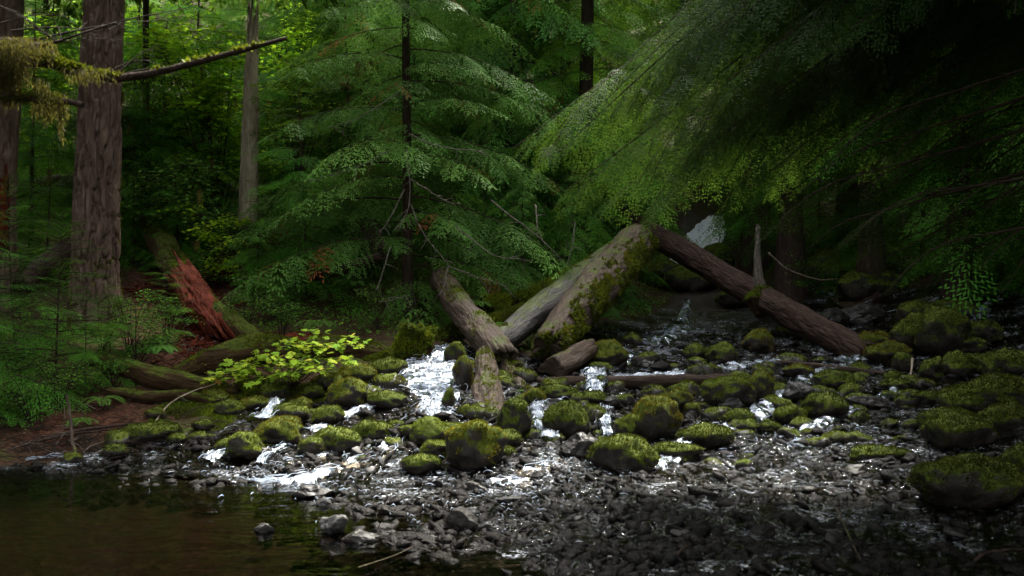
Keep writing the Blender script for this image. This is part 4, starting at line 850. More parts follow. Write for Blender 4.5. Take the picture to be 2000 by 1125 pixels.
log('fallen_branch', 'dark branch lying in the stream left of the mossy right-hand boulders', 'branch', [at(1500, 706, 14), at(1600, 715, 13.2), at(1760, 735, 12.4)], [.03, .04, .03], 'dark_bark', seg=24, rn=.15, seed=44)
log('wood_slab', 'flat pinkish-grey slab of bark half in the stream below the thick log', 'dead wood', [at(1080, 725, 12), at(1150, 680, 12.8)], [.16, .12], 'rot_bark', moss=(1.2, .025, 7000), seg=40, rn=.2, seed=45)
st = log('mossy_stump', 'small mossy stump sitting against the long reddish log', 'stump', [at(1483, 616, 16.25), at(1484, 590, 16.3), at(1487, 566, 16.35)], [.1, .24, .13], 'moss_log', moss=(.3, .03, 8000), seg=50, rn=.3, seed=46, ends=(.03, .05))
bpy.context.view_layer.update()
log('dead_stem', None, None, [at(1486, 580, 16.35), at(1479, 520, 16.35), at(1481, 446, 16.35)], [.11, .06, .035], 'twig', parent=st, seg=36, rn=.16, seed=47, ends=(.02, .04), fis=.08)
def stick(name, label, pts, r, matn, cat='stick', seg=8):
    V, Fq = tube(curve_pts(pts, 24), np.linspace(r, r*.45, 24), seg); V = V+fbm(V*7, 3, 1)[:, None]*r*.8
    return tag(link(name, mesh(name, V, Fq, 4, True), M[matn]), label, cat)
stick('bent_stick', 'thin bare branch curving down right of the grey dead stem', [at(1500, 494, 17), at(1545, 530, 16.8), at(1600, 546, 16.6), at(1635, 545, 16.5)], .02, 'rot_bark')
stick('pale_stick', 'short white stick standing by the round mossy rock at the right', [at(1782, 700, 12.6), at(1780, 725, 12.4), at(1775, 750, 12.2)], .016, 'snag')
stick('thin_stick', 'long thin reed-like stick poking out of the dark water at lower right', [at(1634, 992, 6.6), at(1660, 1050, 6.0), at(1700, 1135, 5.3)], .007, 'rot_bark')
stick('orange_twig', 'curved orange-brown twig in the lower right corner', [at(1890, 1110, 5.3), at(1930, 1080, 5.5), at(2030, 1068, 5.6)], .011, 'red_bark')
stick('orange_twig', 'small bent orange twig under the dark shallow water', [at(1320, 1085, 5.6), at(1335, 1070, 5.7), at(1350, 1063, 5.8)], .008, 'red_bark')
stick('thin_stick', 'faint straw lying on the pool near the angular grey rock', [at(700, 1108, 5.6), at(770, 1085, 5.9), at(810, 1065, 6.1)], .004, 'rot_bark')
stick('thin_branch', 'thin arching twig rising left of the maple leaves', [at(298, 832, 10.1), at(330, 790, 10.3), at(375, 765, 10.4), at(420, 750, 10.6)], .01, 'snag')
o = stick('broken_stem', 'broken upright sapling stem with orange splintered top over the pool bank', [at(150, 905, 9.1), at(142, 860, 9.3), at(134, 800, 9.4), at(130, 772, 9.4)], .02, 'rot_bark')
for i, (a, b, r_) in enumerate((((20, 880, 9.5), (200, 840, 9.6), .02), ((90, 855, 9.6), (300, 826, 9.9), .022), ((0, 897, 9.2), (110, 868, 9.5), .015), ((150, 870, 9.4), (235, 905, 9.2), .014), ((40, 905, 9.1), (180, 880, 9.3), .013))):
    stick('fallen_stick', ['dark stick nearest the left edge on the pool bank', 'longest dark stick on the pool bank', 'thin brown stick touching the pool at the left', 'stick slanting down to the small mossy rock', 'lowest stick along the water line'][i], [at(*a), (at(*a)+at(*b))/2+np.array([0, 0, .03]), at(*b)], r_, 'dark_bark')

# dead limb of a near tree reaching in from the left
lt = thing('overhanging_tree', 'mossy dead limbs of a near tree reaching in from beyond the left edge', 'tree')
me, Mw = log_mesh('lt', [(-4.6, 5.1, -.5), (-4.6, 5.1, 2.6), (-4.7, 5.2, 6), (-4.8, 5.2, 12)], [.3, .26, .2, .04], seg=50, n=120, rn=.06, seed=50, fis=.05)
o = link('trunk', me, M['dark_bark']); o.matrix_world = Mw; bpy.context.view_layer.update(); o.parent = lt
YB = 5.0
def limb(pts, r0, r1, name='limb'):
    P = curve_pts([at(*p) for p in pts], 70); P += fbm(P*5, 3, 2)[:, None]*.02; V, Fq = tube(P, np.linspace(r0, r1, 70), 14); V += fbm(V*22, 3, 5)[:, None]*.008
    return link(name, mesh(name, V, Fq, 4, True), M['dark_bark'], lt)
l1 = limb([(-800, 260, YB), (-300, 120, YB), (60, 118, YB), (140, 138, YB), (235, 152, YB), (330, 136, YB), (470, 98, YB), (562, 74, YB)], .037, .009)
l2 = limb([(-800, 200, YB), (-300, 60, YB-.05), (0, 78, YB-.05), (70, 88, YB-.05), (125, 78, YB-.05)], .03, .008)
l3 = limb([(-700, 300, YB), (-200, 190, YB-.1), (60, 190, YB-.1), (165, 204, YB-.1)], .03, .014)
tw = MB()
def twigs(p, q, n, r=.004, sp=40):
    A, B = np.array(p, float), np.array(q, float)
    P = curve_pts([at(*A, YB), at(*((A+B)/2+np.array([0, -8])), YB+.05), at(*B, YB+.1)], 14); tw.tube(P, np.linspace(r, r*.3, 14), 4)
    for _ in range(n):
        k = rnd.randrange(3, 13); c = (A+(B-A)*k/14); e = c+(B-A)/np.linalg.norm(B-A)*rnd.uniform(.5, 1.4)*sp+np.array([0, rnd.uniform(-.5, .5)*sp])
        tw.tube([P[k], at(*((c+e)/2), YB+.05)-np.array([0, 0, .006]), at(*e, YB+rnd.uniform(-.1, .15))], [r*.5, r*.35, r*.18], 3)
for a, b, n, r_ in (((100, 85), (370, 15), 8, .007), ((60, 80), (330, 38), 8, .006), ((235, 140), (310, 88), 6, .004), ((215, 138), (300, 118), 5, .004), ((0, 12), (80, 60), 4, .004), ((110, 80), (-20, 5), 5, .004), ((20, 60), (200, 62), 7, .005), ((90, 88), (240, 78), 6, .004), ((0, 45), (130, 30), 5, .004), ((235, 145), (345, 140), 5, .004), ((120, 75), (108, 48), 2, .004)): twigs(a, b, n, r_)
link('twigs', tw.mesh('tw'), M['stem'], lt)
add_moss(l1, lambda P, n: (n[:, 2]+fbm(P*14, 3, 3)*1.5 > -.3) & (P[:, 0] < (240-CX)/F*YB) | (n[:, 2]+fbm(P*14, 3, 3)*2.5 > .7) & (P[:, 0] < (520-CX)/F*YB), 30000, .022)
add_moss(l3, lambda P, n: (P[:, 0] < (140-CX)/F*YB), 20000, .02)
Q = []; T_ = []
def strands_hang(px0, px1, py0, py1, n, L):
    for _ in range(n):
        px = rnd.triangular(px0, px1, px0+(px1-px0)*.35); py = rnd.uniform(py0, py1); p = at(px, py, YB+rnd.uniform(-.16, .16)); l = rnd.uniform(*L); k = max(3, int(l/.02)); ph = rnd.uniform(0, 6.28)
        for i in range(k):
            a = p+np.array([math.sin(i*.7+ph)*.006, math.cos(i*.9+ph)*.006, -l*i/k]); d = np.array([rnd.gauss(0, .45), rnd.gauss(0, .45), -1.]); d /= np.linalg.norm(d); s = np.cross(d, RG.normal(0, 1, 3)); s /= np.linalg.norm(s); Q.append((a, d, s, .03, .0035)); T_.append(rnd.random()*.8)
strands_hang(-60, 115, 70, 95, 1500, (.03, .12)); strands_hang(-60, 70, 90, 120, 1300, (.05, .18)); strands_hang(80, 140, 175, 195, 170, (.05, .16)); strands_hang(110, 125, 195, 210, 30, (.1, .22)); strands_hang(60, 100, 150, 200, 260, (.04, .13)); strands_hang(120, 240, 130, 150, 260, (.015, .05)); strands_hang(1, 40, 110, 130, 500, (.08, .24))
A = [np.array(x) for x in zip(*Q)]; link('hanging_moss', quads_mesh('hm', leaflet(A[0], A[1], A[2], A[3]*RG.uniform(.6, 1.3, len(Q)), A[4]*RG.uniform(.6, 2, len(Q))), np.array(T_)), M['lichen'], lt)
# wisps of pale lichen hanging in the trees
Q = []; T_ = []
wl = tag(bpy.data.objects.new('hanging_lichen', None), 'pale green beard lichen wisps dangling among the maple and hemlock twigs', 'lichen'); C.objects.link(wl); wl['kind'] = 'stuff'
for (px, py, l, Y) in ((396, 130, .35, 17.5), (322, 200, .25, 17), (350, 150, .2, 17), (460, 190, .3, 17.5), (480, 260, .2, 18), (150, 420, .2, 15), (385, 470, .2, 14.8), (240, 180, .35, 15), (95, 330, .25, 15), (290, 590, .15, 12.4), (205, 690, .12, 11), (135, 620, .2, 11), (415, 310, .3, 16), (252, 240, .2, 15), (390, 370, .3, 15), (700, 120, .2, 14)):
    for _ in range(14):
        p = at(px+rnd.gauss(0, 2.5), py, Y-.5); k = 10; f = rnd.uniform(.5, 1)
        for i in range(k): d = np.array([rnd.gauss(0, .2), rnd.gauss(0, .2), -1.]); s = np.array([rnd.gauss(0, 1), rnd.gauss(0, 1), 0]); s /= np.linalg.norm(s)+1e-6; Q.append((p+np.array([rnd.gauss(0, .008), 0, -l*f*i/k]), d/np.linalg.norm(d), s, l*f/k*1.4, .012*(1-i/k)+.003)); T_.append(rnd.random())
A = [np.array(x) for x in zip(*Q)]; link('wisp', quads_mesh('wi', leaflet(A[0], A[1], A[2], A[3], A[4]), np.array(T_)), M['lichen'], wl)

# ---------------------------------------------------------------- mossy boulders and bare rocks, one by one: px, foot py, width, height
RK = [
 (293, 864, 120, 34, 'long low bright green moss mound nearest the left shore', 0), (228, 895, 50, 24, 'small mossy rock below the long green mound', 0), (140, 910, 36, 24, 'lone mossy rock at the waterline far left', 0),
 (346, 866, 40, 18, 'tiny moss cushion at the right tip of the long green mound', 0), (396, 842, 44, 20, 'low moss cushion below the thin arching twig', 0), (482, 898, 72, 48, 'bright green mossy rock left of the small side cascade', 0),
 (438, 882, 34, 22, 'small mossy rock just left of the bright green one', 0), (612, 898, 58, 40, 'bright green left end of the mossy ridge near the shore', 0), (660, 888, 100, 46, 'dark mossy ridge rock behind the shore riffle', .1),
 (682, 800, 80, 54, 'rounded golden-green mossy dome under the maple shrub', 0), (545, 872, 92, 46, 'dark brown rock with bright mossy crown in the bank', .3), (556, 842, 66, 26, 'yellow-green moss cushion beside the little waterfall', 0),
 (585, 806, 46, 26, 'mossy rock right of the little waterfall lip', 0), (640, 832, 66, 34, 'rough mossy rock between the dome and the shore', 0), (612, 778, 40, 26, 'dark mossy rock just left of the dome', .2),
 (755, 802, 80, 36, 'dark mossy rock touching the left of the cascade', .2), (716, 790, 30, 24, 'small moss knob right of the golden dome', 0), (728, 866, 90, 38, 'low dark mossy rock below the cascade pool left', .2), (774, 838, 30, 16, 'little green moss patch rock left of the cascade foot', 0),
 (842, 876, 86, 52, 'olive mossy rock directly under the foot of the cascade', 0), (853, 894, 62, 30, 'green mossy rock in front of the olive one', 0), (822, 924, 78, 30, 'low flat mossy rock in the shallow riffle', 0),
 (909, 822, 32, 30, 'small round mossy rock left of the rotten post foot', 0), (876, 806, 26, 44, 'upright mossy rock parting the cascade', 0), (926, 920, 122, 88, 'large brown-green shaggy moss rock with a dark hollow, middle', 0),
 (984, 884, 66, 44, 'shaggy mossy rock right of the large hollow one', 0), (1006, 864, 66, 74, 'tall square mossy block below the mossy root', 0), (980, 905, 60, 30, 'low moss rock at the right foot of the large hollow one', 0),
 (1110, 858, 86, 70, 'dark mossy dome right of the narrow white chute', .05), (1214, 932, 126, 72, 'broad green mossy dome at the edge of the dark shallows', -.1), (1222, 858, 52, 42, 'lumpy bright mossy rock behind the broad dome', 0),
 (1282, 856, 96, 72, 'big mossy dome with golden shoulder, right of the lumpy one', 0), (1326, 812, 60, 46, 'mossy rock behind the golden shoulder', 0), (1352, 818, 36, 30, 'small golden moss ball rock', -.2), (1375, 872, 112, 38, 'low long mossy rock right of the big dome', 0),
 (1318, 896, 110, 26, 'flat dark mossy rock in front of the low long one', 0), (1422, 796, 100, 54, 'wedge-shaped mossy rock with bare grey sloping top', .35), (1442, 832, 58, 30, 'dark mossy rock below the white wet stone', .1), (1500, 846, 50, 20, 'low dark mossy rock alone in the glittering shallows', 0),
 (1488, 784, 54, 56, 'yellow mossy dome behind the wedge rock', 0), (1612, 818, 88, 46, 'mossy hump with reddish top right of the shining slab', 0), (1545, 826, 62, 32, 'mossy rock at the left of the reddish hump', 0), (1625, 762, 84, 36, 'dark green mossy rock in mid stream', 0),
 (1560, 738, 60, 24, 'low dark mossy rock upstream of the yellow dome', .1), (1705, 694, 92, 42, 'flat golden mossy rock at the lower end of the long log', -.1), (1732, 712, 86, 40, 'second golden mossy rock in front of the log end', -.1), (1763, 726, 42, 36, 'small round green mossy rock beside the white stick', -.2),
 (1786, 694, 84, 72, 'smooth mossy boulder left of the tall right-hand one', -.2), (1842, 696, 116, 88, 'tallest mossy boulder of the right-hand pile', -.2), (1795, 642, 96, 46, 'mossy boulder at the back of the right-hand pile', -.2), (1858, 630, 90, 44, 'highest mossy boulder at the back right', -.2),
 (1915, 676, 90, 46, 'mossy boulder on the right flank of the pile', -.2), (1886, 692, 76, 32, 'low mossy boulder in front of the pile', -.2), (1900, 716, 80, 22, 'flat mossy rock below the pile', -.2), (1750, 764, 62, 22, 'pointed flat mossy rock left of the white stick', -.2), (1744, 748, 34, 22, 'small mossy rock behind the pointed flat one', -.2),
 (1872, 742, 70, 48, 'dark mossy boulder right of the white stick', -.1), (1825, 745, 60, 40, 'dark mossy boulder just behind the white stick', 0), (1962, 736, 100, 44, 'mossy boulder at the right edge, middle height', -.2), (1960, 775, 110, 40, 'mossy boulder below it at the right edge', -.2),
 (1800, 798, 96, 32, 'low mossy rock right of mid stream', -.1), (1850, 842, 130, 40, 'flat mossy rock before the long slanting one', -.2), (1945, 815, 210, 70, 'long slanting mossy boulder at the right edge', -.2), (1880, 880, 130, 66, 'big dark-green mossy boulder in the right gloom', -.3),
 (1960, 860, 110, 60, 'dark mossy boulder beside it at the right edge', -.3), (1890, 996, 240, 92, 'huge smooth dark-green boulder at lower right', -.5), (2000, 946, 100, 66, 'dark-green boulder cut by the right edge above the huge one', -.5), (1720, 905, 120, 30, 'low dark rock in the glittering water left of the gloom boulders', 0),
 (1184, 718, 78, 46, 'grey rock with golden moss flank below the hanging bough', .3), (1482, 692, 64, 44, 'golden mossy rock left of the long log', .05), (1412, 712, 62, 36, 'grey-topped mossy rock in upper stream', .35), (1360, 704, 50, 30, 'dark mossy rock in the upper stream', .2), (1550, 660, 60, 30, 'dark mossy rock under the long log', 0),
 (1060, 708, 46, 46, 'golden mossy rock at the lower end of the thick log', .1), (1090, 780, 80, 26, 'low mossy rock under the log dam left', .2), (1155, 792, 60, 26, 'low mossy rock under the spilling water', .1), (1045, 790, 40, 30, 'orange-golden moss cushion right of the mossy root', -.2),
 (1400, 540, 70, 60, 'bright green mossy rock right of the waterfall', -.2), (1350, 570, 110, 50, 'mossy rock ledge below the waterfall', 0), (1290, 560, 80, 60, 'dark mossy rock left of the waterfall', 0), (1440, 600, 80, 36, 'dark mossy rock under the far end of the stream', 0),
 (500, 802, 60, 24, 'mossy hump left of the little waterfall lip', 0), (450, 812, 60, 26, 'mossy hump under the maple tips', 0), (535, 782, 60, 30, 'dark mossy hump under the maple shrub', 0), (420, 790, 60, 26, 'mossy hump at the head of the bank trickle', 0), (360, 790, 50, 22, 'mossy hump below the snaking root', .1), (305, 818, 40, 20, 'mossy knob beside the thin arching twig', .1), (760, 735, 80, 30, 'mossy ledge on the upper left of the cascade', 0), (640, 762, 60, 30, 'mossy ledge behind the golden dome', 0), (700, 745, 70, 30, 'mossy shelf above the golden dome', 0),
 (905, 760, 40, 60, 'mossy bank rock between cascade and rotten post', 0), (890, 715, 40, 44, 'mossy bank rock at the top right of the cascade', 0), (1700, 590, 130, 60, 'green mossy knoll on the dark right slope', -.3), (1620, 560, 120, 70, 'tall mossy knoll left on the dark right slope', -.3), (1060, 650, 60, 24, 'mossy stone under the smooth grey log', 0)]
for px, py, w_, h_, lb, ms in RK:
    rock(px, py, w_, h_, lb, 'moss', 'mossy rock', moss=ms*-1, dens=9000 if py > 650 else 5000, name='mossy_boulder')
BR = [
 (652, 1050, 62, 42, 'angular pale grey rock standing in the pool edge', 'rock_grey', 0), (705, 1066, 84, 26, 'dark sloping slab right of the angular grey rock', 'rock', 0), (515, 1046, 44, 24, 'small black rock alone in the pool', 'rock', 0), (905, 1044, 80, 46, 'dark rock with pointed top in the shallows', 'rock', 0),
 (925, 1012, 32, 24, 'small grey stone on top of the dark pointed rock', 'rock_grey', 0), (992, 984, 74, 14, 'pale flat stone in the shallows', 'rock_grey', 0), (612, 978, 88, 28, 'rounded wet black boulder at the shore', 'rock', 0), (632, 994, 34, 20, 'small pinkish flat stone beside the black boulder', 'rock_grey', 0),
 (572, 944, 24, 28, 'brown upright stone at the shore', 'gravel', 0), (928, 968, 52, 26, 'black stone in the riffle left of the pale flat one', 'rock', 0), (860, 1020, 38, 24, 'dark red-brown stone in the shallows', 'gravel', 0), (810, 1068, 100, 26, 'broad brown stone barely above the water', 'gravel', 0),
 (1140, 908, 86, 60, 'bare dark brown angular boulder left of the broad green dome', 'rock', 0), (1424, 802, 54, 24, 'shining white-topped wet stone below the wedge rock', 'rock_grey', 0), (1552, 788, 84, 36, 'shining wet grey slab among the mossy rocks', 'rock_grey', 0), (1246, 724, 46, 26, 'grey pointed stone in the upper stream', 'rock', 0),
 (1290, 730, 52, 26, 'red-brown rounded stone in the upper stream', 'gravel', 0), (540, 866, 40, 22, 'brown stone poking from the bank moss', 'gravel', 0), (716, 816, 22, 18, 'small red-brown cube-like stone above the riffle', 'gravel', 0), (1690, 640, 110, 44, 'big black wet rock behind the long log', 'rock', 0),
 (1620, 650, 90, 50, 'black rock above the long log', 'rock', 0), (1250, 1030, 36, 26, 'dark stone with pale edge in the black shallows', 'rock', 0), (515, 893, 26, 22, 'dark stone beside the side cascade', 'rock', 0), (1030, 890, 80, 18, 'dark flat stone before the narrow chute', 'rock', 0), (695, 898, 34, 24, 'dark stone in the white shore riffle', 'rock', 0),
 (1195, 800, 50, 26, 'dark wet stone right of the spilling water', 'rock', 0), (1700, 800, 110, 24, 'long dark wet slab in the right stream', 'rock', 0), (1160, 640, 0, 0, '', '', 0)]
for px, py, w_, h_, lb, k, ms in BR:
    if w_: rock(px, py, w_, h_, lb, k, 'rock', ang=.95)
# moss carpet over the bank between the rocks
px = RG.uniform(270, 960, 9000); py = RG.uniform(690, 870, 9000); cen = []
yy_ = np.array([G(a, b)[1] for a, b in zip(px[:900], py[:900])]); xx_ = (px[:900]-CX)/F*yy_
xs = np.repeat(xx_, 130)+RG.normal(0, .13, 900*130); ys = np.repeat(yy_, 130)+RG.normal(0, .16, 900*130); zs = hz(xs, ys)
k = (fbm(np.c_[xs*2.2, ys*2.2, xs*0], 4, 41) > .02) & (hz(xs, ys, RED) < .3); xs, ys, zs = xs[k], ys[k], zs[k]; n = len(xs)
d = np.stack([RG.normal(0, .5, n), RG.normal(0, .5, n), np.ones(n)], 1); d /= np.linalg.norm(d, axis=1)[:, None]; s_ = np.cross(d, RG.normal(0, 1, (n, 3))); s_ /= np.linalg.norm(s_, axis=1)[:, None]
tag(link('moss_carpet', quads_mesh('mc', leaflet(np.c_[xs, ys, zs], d, s_, RG.uniform(.02, .045, n), RG.uniform(.008, .016, n)), np.clip(.45+.8*fbm(np.c_[xs*3, ys*3, xs*0], 3, 8)+RG.normal(0, .15, n), 0, 1)), M['tuft']), 'patches of green moss carpeting the wet bank between the rocks', 'moss', kind='stuff')
# loose stones: prototypes and copies
SG, SLb = 'loose stones of the stream bed', 'small loose wet stone'
SP_ = [rock_mesh('stone', .2, .17, .09, 300+i, 3, .9) for i in range(8)]
szone = lambda px, py: ('at the pool edge' if py > 960 else 'left of the white cascade' if px < 760 else 'between cascade and narrow chute' if px < 1050 else 'above the sunken log' if py < 745 else 'right of the narrow chute' if px < 1400 else 'beside the right-hand boulders')
n = 0
while n < 170:
    px = rnd.uniform(250, 1900); py = rnd.uniform(640, 1080)
    if not inpoly(np.array(px), np.array(py), BEDP) or (px < 560 and py > 930): continue
    x, y, z = G(px, py); s = rnd.uniform(.45, 1.3)*(1 if y < 10 else 1.15); o = link('stone', SP_[rnd.randrange(8)], M['gravel' if rnd.random() < .6 else 'rock'])
    o.location = (x, y, float(hz(x, y))+.015); o.rotation_euler = (rnd.uniform(-.3, .3), rnd.uniform(-.3, .3), rnd.uniform(0, 6.28)); o.scale = (s, s*rnd.uniform(.8, 1.2), s*rnd.uniform(.8, 1.5)); tag(o, SLb+' '+szone(px, py), 'stone', SG); n += 1
# small part-mossy rocks packed between the boulders
MS = []
for i in range(7):
    me = rock_mesh('small_rock', .3, .25, .2, 400+i, 3, .5, .25); r = tufts(me, 9000, .016, lambda P, nn: (nn[:, 2]+1.3*fbm(P*9+i, 3, 1) > .55), None); MS.append((me, quads_mesh('small_moss', r[0], r[1])))
n = 0
while n < 150:
    px = rnd.uniform(180, 1900); py = rnd.triangular(650, 930, 800)
    if not inpoly(np.array(px), np.array(py), BEDP) or (px < 480 and py > 895) or 770 < px < 920 and py < 850: continue
    x, y, z = G(px, py); s = rnd.uniform(.4, 1.15)*(1 if y < 10 else 1.2); k = rnd.randrange(7); o = link('small_rock', MS[k][0], M['rock_part']); link('moss', MS[k][1], M['tuft'], o)
    o.location = (x, y, float(hz(x, y))+.02); o.rotation_euler = (rnd.uniform(-.3, .3), rnd.uniform(-.3, .3), rnd.uniform(0, 6.28)); o.scale = (s*rnd.uniform(.8, 1.3), s, s*rnd.uniform(.7, 1.3)); tag(o, 'small moss-patched rock '+szone(px, py), 'mossy rock', 'small mossy rocks of the stream bed'); n += 1
# gravel
v, f = ICO[1]; NG = 36000; yy = 1/RG.uniform(1/17., 1/5.0, NG*3); xx = RG.uniform(-.55, .6, NG*3)*yy
bd = hz(xx, yy, BED); hs = hz(xx, yy); k = (bd > .5) & (hs > -.12); xx, yy, hs = xx[k][:NG], yy[k][:NG], hs[k][:NG]; n = len(xx)
sz = np.clip(RG.lognormal(-3.4, .5, n), .013, .1)*(.6+.035*yy); ax3 = RG.uniform(.5, 1.2, (n, 3))*sz[:, None]; ax3[:, 2] *= .55
vv = v[None]*(1+RG.normal(0, .16, (n, len(v), 1)))*ax3[:, None]; th = RG.uniform(0, 6.28, n); c_, s_ = np.cos(th)[:, None], np.sin(th)[:, None]; tx = RG.normal(0, .35, n)[:, None]
X = vv[..., 0]*c_-vv[..., 1]*s_; Y_ = vv[..., 0]*s_+vv[..., 1]*c_; Z = vv[..., 2]+X*tx
V = np.stack([X+xx[:, None], Y_+yy[:, None], Z+(hs+sz*.25)[:, None]], -1).reshape(-1, 3); Ff = (f[None]+(np.arange(n)*len(v))[:, None, None]).reshape(-1, 3)
tag(link('gravel', mesh('gravel', V, Ff, 3, True), M['gravel']), 'dark wet angular gravel covering the stream fan', 'gravel', kind='stuff')

# ---------------------------------------------------------------- white water
def worldline(pts, n):
    W = np.array([G(*p) for p in pts]); return curve_pts(W, n)
def cascade(name, pts, wpx, ns, L=(.15, .5), r=(.003, .009), lift=.03, sheet=True, mat_='foam_glint', lump=.05, thin=0.):
    Cn = worldline(pts, 60); wid = np.interp(np.linspace(0, 1, 60), np.linspace(0, 1, len(wpx)), wpx)/F*Cn[:, 1]
    tg = np.gradient(Cn, axis=0); tg[:, 2] = 0; tg /= np.linalg.norm(tg, axis=1)[:, None]; lat = np.c_[-tg[:, 1], tg[:, 0], tg[:, 0]*0]
    seg = np.linalg.norm(np.diff(Cn, axis=0), axis=1); S = np.r_[0, np.cumsum(seg)]; m_ = MB(); n = 10
    def pos(s, o):
        P = np.stack([np.interp(s, S, Cn[:, k]) for k in range(3)], 1); l_ = np.stack([np.interp(s, S, lat[:, k]) for k in range(3)], 1); w_ = np.interp(s, S, wid)
        P = P+l_*(o*w_/2)[:, None]; P[:, 2] = hz(P[:, 0], P[:, 1], HS)+lift+lump*fbm(np.c_[P[:, 0]*5, P[:, 1]*5, P[:, 0]*0], 3, 31)+lump*.5*fbm(np.c_[P[:, 0]*16, P[:, 1]*16, P[:, 0]*0], 2, 33); return P
    for _ in range(ns):
        l = rnd.uniform(*L); s0 = rnd.uniform(-.05, S[-1]-l*.3); s = np.clip(np.linspace(s0, s0+l, n), 0, S[-1]); o = np.clip(rnd.gauss(0, .55), -1.15, 1.15); wv = rnd.uniform(0, 6.28)
        P = pos(s, o+.12*np.sin(np.linspace(0, rnd.uniform(2, 7), n)+wv)); P[:, 2] += rnd.uniform(-.01, .025)+.02*np.sin(np.linspace(0, 3.14, n))*rnd.random()
        rr = rnd.uniform(*r)*np.sin(np.linspace(.15, 3.0, n)); m_.tube(P, rr, 4)
    root = bpy.data.objects.new(name, None); C.objects.link(root); tag(root, kind='structure')
    link('white_water', m_.mesh('ww'), M[mat_], root)
    if sheet:
        nu, nv_ = int(S[-1]/.02), 40; s = np.repeat(np.linspace(0, S[-1], nu), nv_); o = np.tile(np.linspace(-1, 1, nv_), nu)
        P = pos(s, o+.1*vn(np.c_[s*6, o*0, o*0], 4)); P[:, 2] += .012-.05*np.abs(o)**4; ii = np.arange(nu*nv_).reshape(nu, nv_)
        Fq = np.stack([ii[:-1, :-1], ii[:-1, 1:], ii[1:, 1:], ii[1:, :-1]], -1).reshape(-1, 4); wv_ = np.interp(s, S, wid); link('water_sheet', mesh('ws', P, Fq, 4, True, {'fu': ('POINT', s), 'fv': ('POINT', o*wv_/2), 'fe': ('POINT', thin+.5*np.abs(o)**2*(1+.6*vn(np.c_[s*9, o*2, o*0], 6)))}), M['cascade'], root)
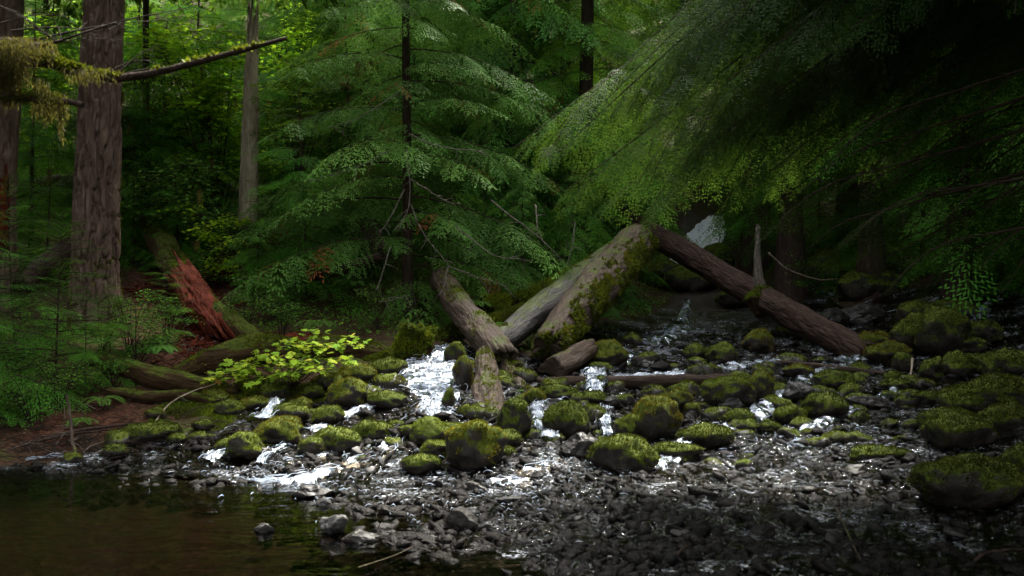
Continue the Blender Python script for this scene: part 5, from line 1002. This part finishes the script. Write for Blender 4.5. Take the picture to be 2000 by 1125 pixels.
for pts_, w__, ns_, kw_ in (
    ([(888, 684), (866, 710), (838, 738), (846, 762), (858, 785), (845, 808), (848, 830)], [56, 100, 150, 120, 76, 90, 110], 300, dict(thin=.015, lift=.05)),
    ([(806, 738), (770, 752), (740, 765)], [44, 46, 34], 20, dict(thin=.03)),
    ([(815, 832), (772, 858), (740, 882), (705, 900), (680, 912)], [44, 50, 64, 70, 56], 90, dict(thin=-.02)),
    ([(770, 866), (700, 880), (640, 892), (600, 905), (560, 915)], [44, 44, 50, 44, 36], 60, dict(thin=.03)),
    ([(541, 798), (526, 816), (508, 836)], [26, 34, 44], 40, dict(thin=-.06, lift=.08)), ([(565, 872), (540, 880), (525, 892), (505, 914)], [16, 16, 18, 24], 26, dict(thin=0.)),
    ([(1046, 804), (1056, 830), (1064, 850), (1072, 870)], [34, 38, 34, 52], 60, dict(thin=-.07, lift=.06)), ([(1100, 768), (1060, 790), (1046, 806)], [60, 44, 36], 26, dict(thin=.02)),
    ([(1190, 790), (1180, 830), (1190, 858)], [36, 30, 26], 30, dict(thin=.07)), ([(1168, 740), (1162, 760), (1160, 788)], [52, 44, 36], 50, dict(thin=.05, lift=.12)),
    ([(1345, 588), (1336, 612), (1330, 632)], [14, 20, 30], 40, dict(thin=.05)), ([(455, 938), (510, 946), (560, 942)], [14, 22, 18], 30, dict(thin=.02, lift=.015, lump=.01)), ([(140, 893), (100, 898), (50, 903)], [10, 9, 7], 20, dict(thin=0, lift=.015, lump=.01)),
    ([(1870, 570), (1800, 600), (1740, 612), (1680, 618)], [50, 50, 44, 34], 30, dict(thin=0.)), ([(1960, 590), (1925, 600), (1900, 640)], [40, 44, 44], 20, dict(thin=.02)),
    ([(1570, 560), (1600, 572), (1640, 580)], [20, 24, 20], 14, dict(thin=.02)),
    ([(1560, 700), (1480, 712), (1400, 722), (1300, 735), (1200, 742)], [30, 44, 50, 50, 40], 30, dict(thin=.06)), ([(1330, 640), (1290, 665), (1230, 690), (1180, 715)], [50, 60, 66, 60], 30, dict(thin=.05)),
    ([(1640, 705), (1590, 740), (1540, 770), (1500, 800), (1450, 830)], [50, 60, 60, 60, 50], 30, dict(thin=.05)), ([(1450, 830), (1380, 850), (1300, 900), (1200, 940)], [60, 50, 50, 60], 20, dict(thin=.07)),
    ([(1180, 880), (1110, 900), (1040, 930), (960, 950)], [60, 70, 80, 90], 30, dict(thin=.05)), ([(690, 905), (620, 930), (540, 950)], [60, 60, 50], 30, dict(thin=.05)), ([(480, 850), (440, 880), (400, 905)], [30, 36, 40], 20, dict(thin=.05)),
    ([(740, 800), (660, 820), (600, 850)], [30, 30, 30], 10, dict(thin=.05)), ([(1700, 690), (1640, 720), (1560, 735)], [40, 50, 50], 10, dict(thin=.06)), ([(1760, 760), (1700, 790), (1600, 830), (1550, 880)], [30, 40, 50, 60], 20, dict(thin=.06)),
    ([(1398, 430), (1380, 468), (1354, 505), (1326, 548)], [20, 60, 66, 48], 1500, dict(thin=-.13, mat_='spray', sheet=False, r=(.006, .02), L=(.25, .8), lift=.12))):
    kw_['thin'] += .02 if kw_['thin'] >= 0 else 0
    cascade('cascade', pts_, w__, ns_, **dict(dict(L=(.05, .3), r=(.001, .004)), **kw_))
bpy.data.objects[[o.name for o in C.objects if o.name.startswith('cascade')][-1]].name = 'waterfall'
# riffle glints: pale slivers standing in for sky reflections over the fan
m_ = MB(); n = 0
AR = [(1300, 690, 170, 30, 700), (1250, 730, 160, 22, 600), (1550, 730, 120, 25, 420), (1480, 820, 90, 30, 420), (1130, 900, 80, 40, 420), (1000, 935, 120, 35, 500), (850, 970, 120, 30, 300), (1580, 870, 100, 30, 260), (560, 930, 60, 14, 220), (620, 955, 60, 14, 200), (430, 905, 70, 18, 180), (680, 870, 60, 25, 200), (1900, 700, 60, 25, 90), (1850, 600, 70, 25, 160), (1590, 570, 50, 12, 120), (900, 1000, 140, 30, 150), (1250, 820, 160, 40, 400), (1080, 1000, 100, 40, 110), (1700, 780, 60, 15, 120), (540, 900, 60, 20, 120), (1320, 640, 60, 14, 200), (780, 905, 60, 20, 200)]
for (cx_, cy_, sx1, sy1, cnt) in AR:
    for _ in range(int(cnt*.22)):
        px, py = rnd.gauss(cx_, sx1), rnd.gauss(cy_, sy1)
        if py < 560 or py > 1110: continue
        x, y, z = G(px, py)
        if float(hz(x, y, BED)) < .6: continue
        l = rnd.choice((.008, .012, .02, .035)); an = rnd.gauss(.1, .8); d = np.array([math.cos(an), math.sin(an), 0])*l
        z = z+.012+.075*float(fbm(np.array([[x*1.6, y*1.6, 0]]), 4, 5)[0])+.02; p = np.array([x, y, max(z, .012)]); m_.tube([p-d, p-d*.3+np.array([0, rnd.uniform(-.3, .3)*l, rnd.uniform(0, .02)]), p+d*.4+np.array([0, 0, rnd.uniform(0, .015)]), p+d], [.0006, rnd.uniform(.001, .003)+l*.02, rnd.uniform(.001, .002), .0006], 4)
tag(link('riffle_glints', m_.mesh('rf'), M['foam_glint']), 'small riffle crests with sky glints painted white over the shallow stream', 'white water', kind='stuff')
# unused prototypes go away
for o in list(C.objects):
    if o.get('label') == 'x':
        for c in list(o.children): bpy.data.objects.remove(c)
        bpy.data.objects.remove(o)
